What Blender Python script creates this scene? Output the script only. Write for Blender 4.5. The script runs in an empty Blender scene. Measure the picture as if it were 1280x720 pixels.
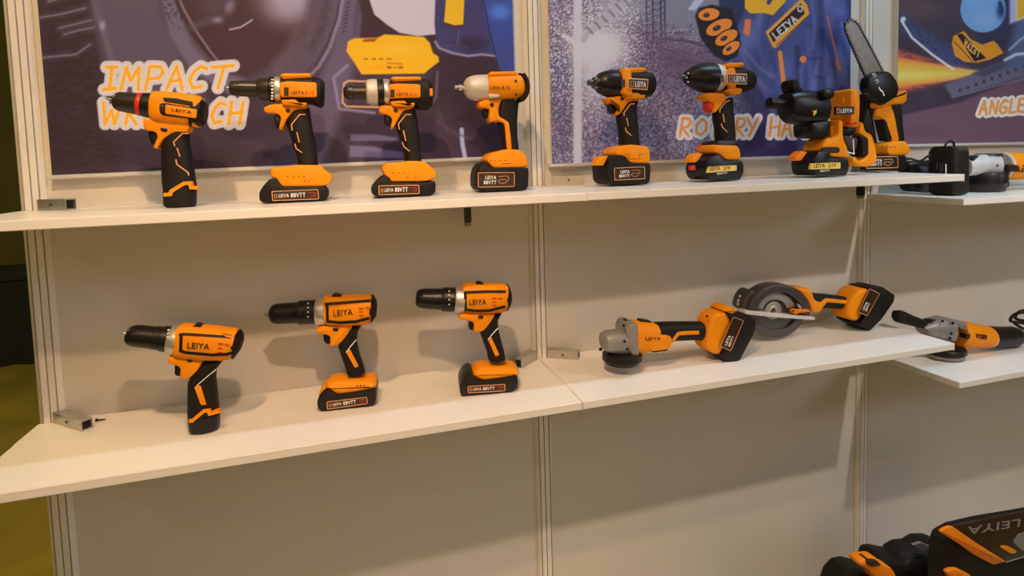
import bpy, bmesh, math, random
import numpy as np
from mathutils import Vector, Matrix
random.seed(7)
rng = np.random.default_rng(11)
C = bpy.context.scene.collection
PI = math.pi
GZ = 0.12                      # the floor is z = 0

# ---------------------------------------------------------------- camera model
CAM = np.array([0.5631, -1.3297, 1.4241 + GZ])
YAW, PIT, ROL = 0.3008, -0.0697, -0.0276
F = 739.89
CX, CY = 640 + 25.04, 360 - 105.26
FW = np.array([math.sin(YAW)*math.cos(PIT), math.cos(YAW)*math.cos(PIT), math.sin(PIT)])
_r = np.cross(FW, [0, 0, 1]); _r /= np.linalg.norm(_r); _u = np.cross(_r, FW)
RT = _r*math.cos(ROL) + _u*math.sin(ROL); UP = -_r*math.sin(ROL) + _u*math.cos(ROL)

def ray(x, y):
    return FW + RT*(x-CX)/F - UP*(y-CY)/F
def hit(x, y, ax, val):
    d = ray(x, y); return CAM + d*(val-CAM[ax])/d[ax]
def proj(P):
    v = np.asarray(P, float) - CAM
    d = v @ FW
    return CX + F*(v@RT)/d, CY - F*(v@UP)/d

cd = bpy.data.cameras.new('camera'); cam = bpy.data.objects.new('camera', cd); C.objects.link(cam)
M = Matrix(((RT[0], UP[0], -FW[0], CAM[0]), (RT[1], UP[1], -FW[1], CAM[1]), (RT[2], UP[2], -FW[2], CAM[2]), (0, 0, 0, 1)))
cam.matrix_world = M
cd.sensor_width = 36; cd.lens = F*36/1280
cd.shift_x = -25.04/1280; cd.shift_y = -105.26/1280
cd.clip_start = 0.02
bpy.context.scene.camera = cam

# ---------------------------------------------------------------- materials
def lin(c):
    c = np.asarray(c, float)/255
    return np.where(c <= .04045, c/12.92, ((c+.055)/1.055)**2.4)
def mat(name, rgb, rough=.5, metal=0, spec=.5, noise=0, nscale=40, bump=0, bscale=300, coat=0):
    m = bpy.data.materials.new(name); m.use_nodes = True
    nt = m.node_tree; b = nt.nodes['Principled BSDF']
    b.inputs['Base Color'].default_value = (*rgb, 1)
    b.inputs['Roughness'].default_value = rough; b.inputs['Metallic'].default_value = metal
    b.inputs['Specular IOR Level'].default_value = spec
    b.inputs['Coat Weight'].default_value = coat
    if noise or bump:
        tc = nt.nodes.new('ShaderNodeTexCoord')
    if noise:
        n = nt.nodes.new('ShaderNodeTexNoise'); n.inputs['Scale'].default_value = nscale; n.inputs['Detail'].default_value = 4
        nt.links.new(tc.outputs['Object'], n.inputs['Vector'])
        r = nt.nodes.new('ShaderNodeValToRGB')
        r.color_ramp.elements[0].position = .3; r.color_ramp.elements[1].position = .7
        r.color_ramp.elements[0].color = (*[c*(1-noise) for c in rgb], 1)
        r.color_ramp.elements[1].color = (*[min(1, c*(1+noise)) for c in rgb], 1)
        nt.links.new(n.outputs['Fac'], r.inputs['Fac']); nt.links.new(r.outputs['Color'], b.inputs['Base Color'])
    if bump:
        n = nt.nodes.new('ShaderNodeTexNoise'); n.inputs['Scale'].default_value = bscale; n.inputs['Detail'].default_value = 3
        nt.links.new(tc.outputs['Object'], n.inputs['Vector'])
        bp = nt.nodes.new('ShaderNodeBump'); bp.inputs['Strength'].default_value = bump; bp.inputs['Distance'].default_value = .001
        nt.links.new(n.outputs['Fac'], bp.inputs['Height']); nt.links.new(bp.outputs['Normal'], b.inputs['Normal'])
    return m

YEL = mat('yellow_plastic', (.86, .285, .003), .5, spec=.22, noise=.04, bump=.15, bscale=900)
DYE = mat('deep_yellow_plastic', (.80, .21, .004), .5, spec=.22, noise=.04)
BLK = mat('black_rubber', (.010, .0075, .006), .55, spec=.25, noise=.1, bump=.3, bscale=900)
DRK = mat('black_plastic', (.008, .0065, .006), .36, spec=.35, noise=.1)
GRY = mat('dark_grey_plastic', (.045, .040, .038), .4, noise=.1)
BRW = mat('brown_black_chuck', (.028, .020, .015), .32, spec=.4, noise=.1)
SIL = mat('silver_alloy', (.60, .57, .53), .38, .75, noise=.08)
CRM = mat('cream_alloy', (.62, .56, .50), .5, .25, noise=.05)
STL = mat('steel', (.42, .41, .40), .32, .9, noise=.12, nscale=60)
BAR = mat('matte_steel', (.36, .33, .30), .5, .3, noise=.12, nscale=60)
RAL = mat('light_rail', (.72, .70, .68), .35, .35)
CST = mat('cast_grey_alloy', (.30, .29, .29), .5, .4, noise=.1)
LST = mat('light_cast_alloy', (.62, .64, .68), .45, .3, noise=.1)
WPR = mat('white_print', (.85, .83, .80), .5)
OPR = mat('orange_print', (.78, .36, .14), .5)
GPR = mat('gold_print', (.80, .55, .10), .5)
DPR = mat('dark_print', (.05, .018, .006), .5)
LAB = mat('label_black', (.030, .014, .008), .35)
RED = mat('red_plastic', (.65, .02, .01), .4)
GUN = mat('gunmetal', (.10, .095, .09), .35, .6, noise=.1)
SHF = mat('white_laminate', (.80, .77, .73), .32, noise=.015, nscale=6, bump=.05, bscale=200)
PNL = mat('white_panel', (.66, .62, .56), .38, noise=.02, nscale=3)
PST = mat('painted_post', (.78, .74, .68), .35, noise=.02, nscale=10)
ALU = mat('brushed_aluminium', (.55, .53, .50), .32, .8, noise=.08, nscale=80)
FLR = mat('olive_carpet', (.26, .19, .018), .9, noise=.25, nscale=2.5, bump=.5)
GRN = mat('olive_green_wall', (.24, .205, .035), .9, noise=.15, nscale=.6)
DGR = mat('dark_cloth', (.010, .013, .008), .9, noise=.2, nscale=4)

# ---------------------------------------------------------------- object helpers
def link(name, me, m, parent=None):
    o = bpy.data.objects.new(name, me); C.objects.link(o)
    if m is not None: me.materials.append(m)
    if parent is not None: o.parent = parent
    return o
def tag(o, label=None, cat=None, group=None, kind=None):
    if label: o['label'] = label
    if cat: o['category'] = cat
    if group: o['group'] = group
    if kind: o['kind'] = kind
    return o
def bm_obj(name, bm, m, parent=None, smooth=35):
    bmesh.ops.remove_doubles(bm, verts=bm.verts, dist=1e-6)
    bmesh.ops.recalc_face_normals(bm, faces=bm.faces)
    me = bpy.data.meshes.new(name); bm.to_mesh(me); bm.free()
    if smooth:
        me.polygons.foreach_set('use_smooth', [True]*len(me.polygons))
        me.set_sharp_from_angle(angle=math.radians(smooth))
    return link(name, me, m, parent)
def box_bm(bm, x0, x1, y0, y1, z0, z1, bev=0):
    vs = [bm.verts.new((x, y, z)) for z in (z0, z1) for x, y in ((x0, y0), (x1, y0), (x1, y1), (x0, y1))]
    fs = [bm.faces.new([vs[i] for i in f]) for f in ((3, 2, 1, 0), (4, 5, 6, 7), (0, 1, 5, 4), (1, 2, 6, 5), (2, 3, 7, 6), (3, 0, 4, 7))]
    if bev:
        es = list({e for f in fs for e in f.edges})
        bmesh.ops.bevel(bm, geom=es, offset=bev, segments=2, affect='EDGES', clamp_overlap=True)
    return bm
def box(name, a, b, m, parent=None, bev=.002):
    return bm_obj(name, box_bm(bmesh.new(), a[0], b[0], a[1], b[1], a[2], b[2], bev), m, parent)

def round_poly(P, r, n=3):
    if r <= 0: return [np.array(p, float) for p in P]
    out = []; N = len(P)
    for i in range(N):
        a, b, c = (np.array(P[(i+k) % N], float) for k in (-1, 0, 1))
        la, lc = np.linalg.norm(a-b), np.linalg.norm(c-b)
        if la < 1e-9 or lc < 1e-9: continue
        d = min(r, la*.45, lc*.45)
        p0 = b+(a-b)/la*d; p1 = b+(c-b)/lc*d
        for k in range(n+1):
            t = k/n; out.append((1-t)**2*p0+2*t*(1-t)*b+t*t*p1)
    return out
def inset_poly(Q, d):
    if d <= 1e-6: return Q
    n = len(Q); E = []
    for i in range(n):
        v = Q[(i+1) % n]-Q[i]; E.append(v/np.linalg.norm(v))
    out = []
    for i in range(n):
        a, b = E[i-1], E[i]; na = np.array([-a[1], a[0]]); nb = np.array([-b[1], b[0]]); m = na+nb; l = np.linalg.norm(m)
        m = m/l if l > 1e-6 else nb
        out.append(Q[i]+m*d/max(.6, m @ nb))
    for _ in range(12):
        bad = False
        for i in range(n):
            j = (i+1) % n; v = out[j]-out[i]
            if v @ E[i] < -1e-7:
                c = (out[i]+out[j])/2; out[i] = c; out[j] = c.copy(); bad = True
        if not bad: break
    return out
def area(P):
    return .5*sum(P[i][0]*P[(i+1) % len(P)][1]-P[(i+1) % len(P)][0]*P[i][1] for i in range(len(P)))

def shelf_height(kind, x, y):
    t = min(1, max(0, (y+.276)/.276))           # 0 at the front edge, 1 at the wall
    if kind == 'T1': return GZ+1.360+.003*x+t*.006*max(0, x)
    if kind == 'T2': return GZ+1.3635+.003*(x-.99)+t*.006
    if kind == 'T3': return GZ+1.307
    if kind in ('L1', 'L2'): return GZ+.953
    if kind == 'L3': return GZ+.852
    if kind == 'B': return .20

class Tool:
    """A hand tool standing in an upright plane; u runs along it, v is up, w is depth away from the viewer side."""
    def __init__(s, name, label, cat, zoom, at, y, shelf, yaw=0, group=None):
        s.ox, s.oy, s.sc = zoom
        px, py = s.ox+at[0]/s.sc, s.oy+at[1]/s.sc
        s.shelf = shelf; s.fit = shelf[0] == 'T' or shelf == 'L1'
        p = hit(px, py, 1, y)
        s.z0 = shelf_height(shelf, p[0], y)
        s.O = np.array([p[0], y, s.z0])
        a = math.radians(yaw)
        s.U = np.array([math.cos(a), math.sin(a), 0]); s.W = np.array([-math.sin(a), math.cos(a), 0])
        e = bpy.data.objects.new(name, None); C.objects.link(e); e.location = s.O; e.rotation_euler = (0, 0, a)
        e.empty_display_size = .05
        tag(e, label, cat, group); s.e = e; s.vmin = 1e9; s.name = name
    def L(s, x, y, w=0):
        d = ray(s.ox+x/s.sc, s.oy+y/s.sc)
        t = ((s.O + s.W*w - CAM) @ s.W)/(d @ s.W)
        p = CAM + d*t - s.O
        return np.array([p @ s.U, p[2]])
    def px(s, x=0, y=0):
        return np.linalg.norm(s.L(x, y+10)-s.L(x, y))/10
    def done(s, bm, name, m, parent=None, smooth=35):
        lo = min(v.co.z for v in bm.verts); s.vmin = min(s.vmin, lo)
        return bm_obj(name, bm, m, parent or s.e, smooth)
    def slab(s, name, pts, w0, w1, m, parent=None, r=4, bev=.002, plane=None, seg=2, fit=None):
        """outline in photo units at depth `plane`, thickness from w0 to w1"""
        pl = (w0+w1)/2 if plane is None else plane
        P = [s.L(x, y, pl) for x, y in pts]
        if fit is None: fit = s.fit and name in ('battery', 'battery_foot') and plane is None
        if fit:
            # the traced outline is what both the near and the far side cover together
            m_ = .42*abs(w1-w0); xa, xb = min(p[0] for p in pts), max(p[0] for p in pts); ya, yb = min(p[1] for p in pts), max(p[1] for p in pts)
            sg = np.clip((s.O[0]-CAM[0])/.25, -1, 1)
            P = []
            for x, y in pts:
                fu = (2*(x-xa)/(xb-xa)-1)*sg; fv = 2*(y-ya)/(yb-ya)-1
                P.append(np.array([s.L(x, y, pl-m_*fu)[0], s.L(x, y, pl-m_*fv)[1]]))
        th = abs(w1-w0); bev = min(bev, th*.45)
        P = round_poly(P, max(r*s.px(*pts[0]), bev*1.6) if r > 0 else 0, 4)
        Q = []
        for p in P:
            if not Q or np.linalg.norm(p-Q[-1]) > 3e-4: Q.append(p)
        if np.linalg.norm(Q[0]-Q[-1]) < 3e-4: Q.pop()
        if area(Q) < 0: Q.reverse()
        if bev <= 0: prof = [(0, w0), (0, w1)]
        else:
            k = [i/seg*PI/2 for i in range(seg+1)]
            prof = [(bev*(1-math.sin(q)), w0+bev*(1-math.cos(q))) for q in k]+[(bev*(1-math.cos(q)), w1-bev*(1-math.sin(q))) for q in k]
        bm = bmesh.new(); n = len(Q); cache = {}
        rings = []
        for ins, ww in prof:
            ky = round(ins, 6)
            if ky not in cache: cache[ky] = inset_poly(Q, ins)
            rings.append([bm.verts.new((p[0], ww, p[1])) for p in cache[ky]])
        bm.faces.new(rings[0]); bm.faces.new(rings[-1][::-1])
        for A, B in zip(rings, rings[1:]):
            for i in range(n): bm.faces.new([A[i], B[i], B[(i+1) % n], A[(i+1) % n]])
        return s.done(bm, name, m, parent)
    def surface(s, st, ex):
        us, vm, vh, hh = [], [], [], []
        for q in st:
            a, b = s.L(*q[0]), s.L(*q[1]); us.append((a[0]+b[0])/2); vm.append((a[1]+b[1])/2); vh.append(abs(a[1]-b[1])/2); hh.append(q[2])
        def depth(x, y):
            d = .02
            for _ in range(8):
                p = s.L(x, y, -d); k = min(.97, abs(p[1]-np.interp(p[0], us, vm))/np.interp(p[0], us, vh))
                d = np.interp(p[0], us, hh)*(1-k**ex)**(1/ex)
            return d
        return depth
    def skin(s, name, pts, st, m, parent=None, out=.0010, ex=3.0, r=3):
        """a thin strip lying on the rounded side of a loft whose stations `st` run from left to right"""
        P = round_poly(pts, r, 2); bm = bmesh.new()
        f = bm.faces.new([bm.verts.new((p[0], p[1], 0)) for p in P])
        bmesh.ops.triangulate(bm, faces=[f])
        for _ in range(5):
            es = [e for e in bm.edges if e.calc_length() > 14]
            if not es: break
            bmesh.ops.subdivide_edges(bm, edges=es, cuts=1); bmesh.ops.triangulate(bm, faces=[f for f in bm.faces if len(f.verts) > 3])
        bmesh.ops.recalc_face_normals(bm, faces=bm.faces)
        depth = s.surface(st, ex)
        top = list(bm.faces); bnd = [e for e in bm.edges if e.is_boundary]
        lo = {}
        for v in list(bm.verts):
            d = depth(v.co.x, v.co.y); a = s.L(v.co.x, v.co.y, -d)
            lo[v] = bm.verts.new((a[0], -d+.003, a[1])); v.co = (a[0], -d-out, a[1])
        for f in top: bm.faces.new([lo[v] for v in f.verts][::-1])
        for e in bnd:
            a, b = e.verts; bm.faces.new([a, b, lo[b], lo[a]])
        return s.done(bm, name, m, parent)
    def skin_line(s, name, pts, width, st, m, parent=None, out=.0012, ex=3.0):
        """a band of constant width hugging the rounded side of a loft"""
        Q = []
        for a, b in zip(pts, pts[1:]):
            n_ = max(1, int(np.hypot(b[0]-a[0], b[1]-a[1])/8))
            Q += [np.array([a[0]+(b[0]-a[0])*k/n_, a[1]+(b[1]-a[1])*k/n_]) for k in range(n_)]
        Q.append(np.array(pts[-1], float)); Q = [q.astype(float) for q in Q]
        depth = s.surface(st, ex)
        bm = bmesh.new(); rows = []
        for i, q in enumerate(Q):
            d = Q[min(i+1, len(Q)-1)]-Q[max(i-1, 0)]; d = d/np.linalg.norm(d); nn = np.array([-d[1], d[0]]); row = []
            for f in (-.5, -.17, .17, .5):
                p = q+nn*width*f; dd = depth(*p); a = s.L(p[0], p[1], -dd)
                row.append((bm.verts.new((a[0], -dd-out, a[1])), bm.verts.new((a[0], -dd+.003, a[1]))))
            rows.append(row)
        for r0, r1 in zip(rows, rows[1:]):
            for k in range(3):
                bm.faces.new([r0[k][0], r1[k][0], r1[k+1][0], r0[k+1][0]]); bm.faces.new([r0[k][1], r0[k+1][1], r1[k+1][1], r1[k][1]])
            for k in (0, 3): bm.faces.new([r0[k][0], r0[k][1], r1[k][1], r1[k][0]])
        for r in (rows[0], rows[-1]):
            for k in range(3): bm.faces.new([r[k][0], r[k+1][0], r[k+1][1], r[k][1]])
        return s.done(bm, name, m, parent)
    def lathe(s, name, A, B, st, m, parent=None, n=28, w=0, key='x', squash=1):
        """round body: st = (position, radius) along the axis A-B"""
        a, b = s.L(*A, w), s.L(*B, w); d = b-a; le = np.linalg.norm(d); d = d/le; nn = np.array([-d[1], d[0]])
        k = s.px(*A); bm = bmesh.new(); rings = []
        for q, r in st:
            t = {'x': (q-A[0])/(B[0]-A[0]) if B[0] != A[0] else 0, 'y': (q-A[1])/(B[1]-A[1]) if B[1] != A[1] else 0, 't': q}[key]
            c = a+(b-a)*t; R = max(r*k, 1e-4)
            ring = []
            for i in range(n):
                th = 2*PI*i/n; p = c+nn*R*math.cos(th)
                ring.append(bm.verts.new((p[0], w+R*squash*math.sin(th), p[1])))
            rings.append(ring)
        for r0, r1 in zip(rings, rings[1:]):
            for i in range(n): bm.faces.new([r0[i], r0[(i+1) % n], r1[(i+1) % n], r1[i]])
        bm.faces.new(rings[0]); bm.faces.new(rings[-1][::-1])
        return s.done(bm, name, m, parent)
    def loft(s, name, st, m, parent=None, n=24, w=0, ex=2.6, front=False):
        """st = (edge point, opposite edge point, half depth[, exponent])"""
        bm = bmesh.new(); rings = []
        for q in st:
            P, Q, hw = q[:3]; e = q[3] if len(q) > 3 else ex
            pl = w-.8*hw if front is True else w
            if front == 'side': a, b = s.L(*P, w+.8*hw), s.L(*Q, w-.8*hw)
            else: a, b = s.L(*P, pl), s.L(*Q, pl)
            c = (a+b)/2; h = (b-a)/2; ring = []
            for i in range(n):
                th = 2*PI*i/n; cc, ss = math.cos(th), math.sin(th)
                x = math.copysign(abs(cc)**(2/e), cc); y = math.copysign(abs(ss)**(2/e), ss)
                p = c+h*x; ring.append(bm.verts.new((p[0], w+hw*y, p[1])))
            rings.append(ring)
        for r0, r1 in zip(rings, rings[1:]):
            for i in range(n): bm.faces.new([r0[i], r0[(i+1) % n], r1[(i+1) % n], r1[i]])
        fs = [bm.faces.new(rings[0]), bm.faces.new(rings[-1][::-1])]
        bmesh.ops.bevel(bm, geom=[e for f in fs for e in f.edges], offset=.0025, segments=2, affect='EDGES', clamp_overlap=True)
        return s.done(bm, name, m, parent)
    def tube(s, name, pts, rad, m, parent=None, w=0, n=10, smooth_pts=True, flat=1):
        P = []
        for q in pts:
            ww = q[2] if len(q) > 2 else w
            p = s.L(q[0], q[1], ww); P.append(Vector((p[0], ww, p[1])))
        return s.done(tube_bm(P, rad, n, smooth_pts), name, m, parent, 60)
    def line(s, name, pts, width, w, m, parent=None, th=.0008, closed=False):
        """a flat printed or inlaid line, `width` photo units wide"""
        bm = bmesh.new(); k = s.px(*pts[0])
        P = [s.L(x, y, w) for x, y in pts]
        strip(bm, P, width*k/2, w, th, closed)
        return s.done(bm, name, m, parent, 0)
    def text(s, txt, p0, p1, h, w, m, parent=None, name='lettering', th=.0004, ext=0):
        a, b = s.L(*p0, w), s.L(*p1, w); d = b-a; le = np.linalg.norm(d); d /= le; n = np.array([-d[1], d[0]])
        V, Fc = text_mesh(txt)
        mx = max(v[0] for v in V); mn = min(v[0] for v in V); hy = max(v[1] for v in V)
        k = s.px(*p0); bm = bmesh.new(); H = h*k; vs = []
        for v in V:
            p = a+d*((v[0]-mn)/(mx-mn)*le)+n*(v[1]/hy*H); vs.append(bm.verts.new((p[0], w, p[1])))
        for f in Fc:
            try: bm.faces.new([vs[i] for i in f])
            except ValueError: pass
        g = bmesh.ops.extrude_face_region(bm, geom=list(bm.faces))
        for v in g['geom']:
            if isinstance(v, bmesh.types.BMVert): v.co.y += th
        return s.done(bm, name, m, parent, 0)
    def screw(s, x, y, r, w, m=None, parent=None, name='screw'):
        k = s.px(x, y); c = s.L(x, y, w); bm = bmesh.new()
        bmesh.ops.create_cone(bm, cap_ends=True, segments=14, radius1=r*k, radius2=r*k*.8, depth=.002,
                              matrix=Matrix.Translation((c[0], w, c[1])) @ Matrix.Rotation(PI/2, 4, 'X'))
        return s.done(bm, name, m or DPR, parent)
    def rest(s, verbose=False):
        """stand the tool exactly on its shelf, keeping its top where it is"""
        ms = []
        def walk(o):
            for c in o.children:
                ms.append(c); walk(c)
        walk(s.e)
        lo = min(v.co.z for o in ms for v in o.data.vertices); hi = max(v.co.z for o in ms for v in o.data.vertices)
        foot = [(s.O+s.U*v.co.x+s.W*v.co.y) for o in ms for v in o.data.vertices if v.co.z < lo+.012]
        t = max(shelf_height(s.shelf, p[0], p[1]) for p in foot)-s.z0+.0004
        a = (hi-t)/(hi-lo)
        if verbose: print('REST', s.name, 'shift mm %.1f' % ((t-lo)*1000), 'y', round(s.O[1], 3), 'x', round(s.O[0], 3))
        for o in ms:
            n = len(o.data.vertices); c = np.empty(n*3, np.float32); o.data.vertices.foreach_get('co', c)
            c[2::3] = hi+(c[2::3]-hi)*a; o.data.vertices.foreach_set('co', c); o.data.update()
        return s

def catmull(P, k=6):
    if len(P) < 3: return P
    out = []
    for i in range(len(P)-1):
        p0, p1, p2, p3 = P[max(i-1, 0)], P[i], P[i+1], P[min(i+2, len(P)-1)]
        for j in range(k):
            t = j/k
            out.append(.5*((2*p1)+(p2-p0)*t+(2*p0-5*p1+4*p2-p3)*t*t+(3*p1-p0-3*p2+p3)*t**3))
    out.append(P[-1]); return out
def tube_bm(P, rad, n=10, sm=True, bm=None):
    if sm: P = catmull(P)
    bm = bm or bmesh.new(); rings = []; up = Vector((.3, .2, .93)).normalized()
    for i, p in enumerate(P):
        d = (P[min(i+1, len(P)-1)]-P[max(i-1, 0)]).normalized()
        a = d.cross(up)
        if a.length < .05: a = d.cross(Vector((1, 0, 0)))
        a.normalize(); b = d.cross(a)
        R = rad(i/(len(P)-1)) if callable(rad) else rad
        rings.append([bm.verts.new(p+a*R*math.cos(2*PI*j/n)+b*R*math.sin(2*PI*j/n)) for j in range(n)])
    for r0, r1 in zip(rings, rings[1:]):
        for j in range(n): bm.faces.new([r0[j], r0[(j+1) % n], r1[(j+1) % n], r1[j]])
    bm.faces.new(rings[0]); bm.faces.new(rings[-1][::-1])
    return bm
def strip(bm, P, hw, w, th, closed):
    n = len(P); L_, R_ = [], []
    for i in range(n):
        a = P[(i-1) % n] if (closed or i > 0) else None; c = P[(i+1) % n] if (closed or i < n-1) else None
        ds = []
        if a is not None: ds.append((P[i]-a)/max(1e-9, np.linalg.norm(P[i]-a)))
        if c is not None: ds.append((c-P[i])/max(1e-9, np.linalg.norm(c-P[i])))
        d = sum(ds); d = d/max(1e-9, np.linalg.norm(d)); nn = np.array([-d[1], d[0]])
        m = hw/max(.4, abs(d @ ds[0]))
        L_.append(P[i]+nn*m); R_.append(P[i]-nn*m)
    def vv(p, y): return bm.verts.new((p[0], y, p[1]))
    a = [vv(p, w) for p in L_]; b = [vv(p, w) for p in R_]; c = [vv(p, w+th) for p in L_]; d = [vv(p, w+th) for p in R_]
    rg = range(n if closed else n-1)
    for i in rg:
        j = (i+1) % n
        bm.faces.new([a[i], a[j], b[j], b[i]]); bm.faces.new([c[i], d[i], d[j], c[j]])
        bm.faces.new([a[i], c[i], c[j], a[j]]); bm.faces.new([b[i], b[j], d[j], d[i]])
    if not closed:
        bm.faces.new([a[0], b[0], d[0], c[0]]); bm.faces.new([a[-1], c[-1], d[-1], b[-1]])
_tc = {}
def text_mesh(txt):
    if txt not in _tc:
        cu = bpy.data.curves.new('t', 'FONT'); cu.body = txt; cu.size = 1; cu.offset = .012; cu.resolution_u = 3; cu.space_character = 1.08
        ob = bpy.data.objects.new('t', cu); C.objects.link(ob)
        bpy.context.view_layer.update()
        dg = bpy.context.evaluated_depsgraph_get()
        me = bpy.data.meshes.new_from_object(ob.evaluated_get(dg))
        _tc[txt] = ([tuple(v.co) for v in me.vertices], [tuple(p.vertices) for p in me.polygons])
        bpy.data.objects.remove(ob); bpy.data.curves.remove(cu); bpy.data.meshes.remove(me)
    return _tc[txt]
# ================================================================ the booth
BAY = .99
TOP = 2.5
# back wall panels
bm = bmesh.new()
for k in range(-0, 3): box_bm(bm, k*BAY+.003, (k+1)*BAY-.003, .012, .030, .02, TOP, .001)
tag(bm_obj('wall_back', bm, PNL), kind='structure')
def post(name, x):
    bm = bmesh.new(); g = .0013; dp = .007
    xs = []
    prof = [(-.021, .008), (-.013-g-.001, 0)]
    for gx in (-.0125, 0, .0125):
        if gx > -.012: prof.append((gx-g, 0))
        else: prof[-1] = (gx-g, 0)
        prof += [(gx-g, dp), (gx+g, dp), (gx+g, 0)]
    prof += [(.014, 0), (.021, .008), (.021, .034), (.012, .042), (-.012, .042), (-.021, .034)]
    A = [bm.verts.new((x+p, q, 0.0)) for p, q in prof]; B = [bm.verts.new((x+p, q, TOP+.02)) for p, q in prof]
    bm.faces.new(A); bm.faces.new(B[::-1]); n = len(A)
    for i in range(n): bm.faces.new([A[i], B[i], B[(i+1) % n], A[(i+1) % n]])
    return tag(bm_obj(name, bm, PST, smooth=0), kind='structure')
for i in range(4): post('trim_%d' % (i+1), i*BAY)

def shelf(name, label, kind, x0, x1, n0=True, n1=True):
    d, t = .276, .016
    ys = [-d, -.0015, .011]; bm = bmesh.new()
    NX = 24; xs = [x0+(x1-x0)*i/NX for i in range(NX+1)]
    k0 = round(x0/BAY)*BAY; k1 = round(x1/BAY)*BAY
    xb = [max(x, k0+.0225) if i < NX/2 else min(x, k1-.0225) for i, x in enumerate(xs)]
    def H(x, y): return shelf_height(kind, x, y)
    rows = []
    for y, X in ((-d, xs), (-.18, xs), (-.09, xs), (-.0015, xs), (-.0015, xb), (.011, xb)):
        rows.append((y, X))
    top = [[bm.verts.new((x, y, H(x, y))) for x in X] for y, X in rows]
    bot = [[bm.verts.new((x, y, H(x, y)-t)) for x in X] for y, X in rows]
    R = len(rows)
    for j in range(R-1):
        for i in range(NX):
            if j == 3 and abs(xs[i]-xb[i]) < 1e-9 and abs(xs[i+1]-xb[i+1]) < 1e-9: pass
            for G, flip in ((top, 0), (bot, 1)):
                f = [G[j][i], G[j][i+1], G[j+1][i+1], G[j+1][i]]
                if (f[0].co-f[3].co).length < 1e-7 and (f[1].co-f[2].co).length < 1e-7: continue
                bm.faces.new(f[::-1] if flip else f)
    for i in range(NX):
        bm.faces.new([top[0][i], bot[0][i], bot[0][i+1], top[0][i+1]])
        bm.faces.new([top[-1][i], top[-1][i+1], bot[-1][i+1], bot[-1][i]])
    for c in (0, NX):
        for j in range(R-1):
            if (top[j][c].co-top[j+1][c].co).length < 1e-7: continue
            bm.faces.new([top[j][c], top[j+1][c], bot[j+1][c], bot[j][c]])
    bmesh.ops.remove_doubles(bm, verts=bm.verts, dist=1e-6)
    es = [e for e in bm.edges if len(e.link_faces) == 2 and e.calc_face_angle(0) > 1.0 and max(v.co.y for v in e.verts) < -.01]
    bmesh.ops.bevel(bm, geom=es, offset=.0012, segments=2, affect='EDGES', clamp_overlap=True)
    o = bm_obj(name, bm, SHF); return tag(o, label, 'shelf', 'white display shelves')
shelf('display_shelf', 'upper white shelf in the left bay, under four yellow drivers and drills', 'T1', -.02, 1.0005)
shelf('display_shelf', 'upper white shelf in the middle bay, carrying hammer drill and small chainsaw', 'T2', 1.0020, 1.983)
shelf('display_shelf', 'upper white shelf at the right edge, under the black charger', 'T3', 1.983, 2.97)
shelf('display_shelf', 'lower white shelf in the left bay, carrying three yellow drills', 'L1', -.02, .9815)
shelf('display_shelf', 'lower white shelf in the middle bay, under the cordless grinder and circular saw', 'L2', .9840, 1.963)
shelf('display_shelf', 'lower white shelf at the right edge, under the corded grinder', 'L3', 1.983, 2.97)
# base plinth carrying the cases
o = box('display_plinth', (.02, -.55, 0), (2.97, -.002, .20), SHF); tag(o, 'low white plinth at the foot of the wall under the black tool cases', 'plinth')

# square tube brackets on the shelves
def bracket(label, a, b, kind, h=.020, wd=.020):
    za = shelf_height(kind, .5 if kind[1] == '1' else 1.0, -.03)
    A, B = hit(*a, 2, za), hit(*b, 2, za)
    d = (B-A)[:2]; le = np.linalg.norm(d); d /= le; n = np.array([-d[1], d[0]])
    if n[1] < 0: n = -n                                          # the tube lies behind the traced bottom line
    if A[1] > -.004: A = A+np.array([0, -.004-A[1], 0])
    e = bpy.data.objects.new('shelf_bracket', None); C.objects.link(e)
    za = max(shelf_height(kind, A[0], A[1]), shelf_height(kind, A[0]+d[0]*le, A[1]+d[1]*le))
    e.location = (A[0], A[1], za+.0003); e.rotation_euler = (0, 0, math.atan2(d[1], d[0]))
    s = 1 if np.cross(d, n) > 0 else -1
    tag(e, label, 'bracket', 'square aluminium shelf brackets')
    bm = bmesh.new(); t = .002
    y0, y1 = (0, wd) if s > 0 else (-wd, 0)
    o_ = [(y0, 0), (y1, 0), (y1, h), (y0, h)]; i_ = [(y0+t, t), (y1-t, t), (y1-t, h-t), (y0+t, h-t)]
    V = {}
    for q, x in ((0, 0), (1, le)):
        for nm, R in (('o', o_), ('i', i_)):
            V[q, nm] = [bm.verts.new((x, p[0], p[1])) for p in R]
    for k in range(4):
        j = (k+1) % 4
        bm.faces.new([V[0, 'o'][k], V[0, 'o'][j], V[1, 'o'][j], V[1, 'o'][k]])
        bm.faces.new([V[0, 'i'][k], V[1, 'i'][k], V[1, 'i'][j], V[0, 'i'][j]])
        for q in (0, 1): bm.faces.new([V[q, 'o'][k], V[q, 'i'][k], V[q, 'i'][j], V[q, 'o'][j]])
    bm_obj('tube', bm, ALU, e, 20)
    cw = bmesh.new(); box_bm(cw, .0, le-.006, y0+t, y1-t, t, h-t)  # black filler block imitating the shade in the hollow tube
    tag(bm_obj('tube_shade', cw, DRK, e, 20), 'black block standing in for the shade inside the hollow tube')
    bm = bmesh.new()
    yf = y0-.0008 if s > 0 else y0-.0008
    bmesh.ops.create_cone(bm, cap_ends=True, segments=12, radius1=.0028, radius2=.0028, depth=.0018, matrix=Matrix.Translation((le*.5, yf, h*.5)) @ Matrix.Rotation(PI/2, 4, 'X'))
    bm_obj('screw', bm, GUN, e)
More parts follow.
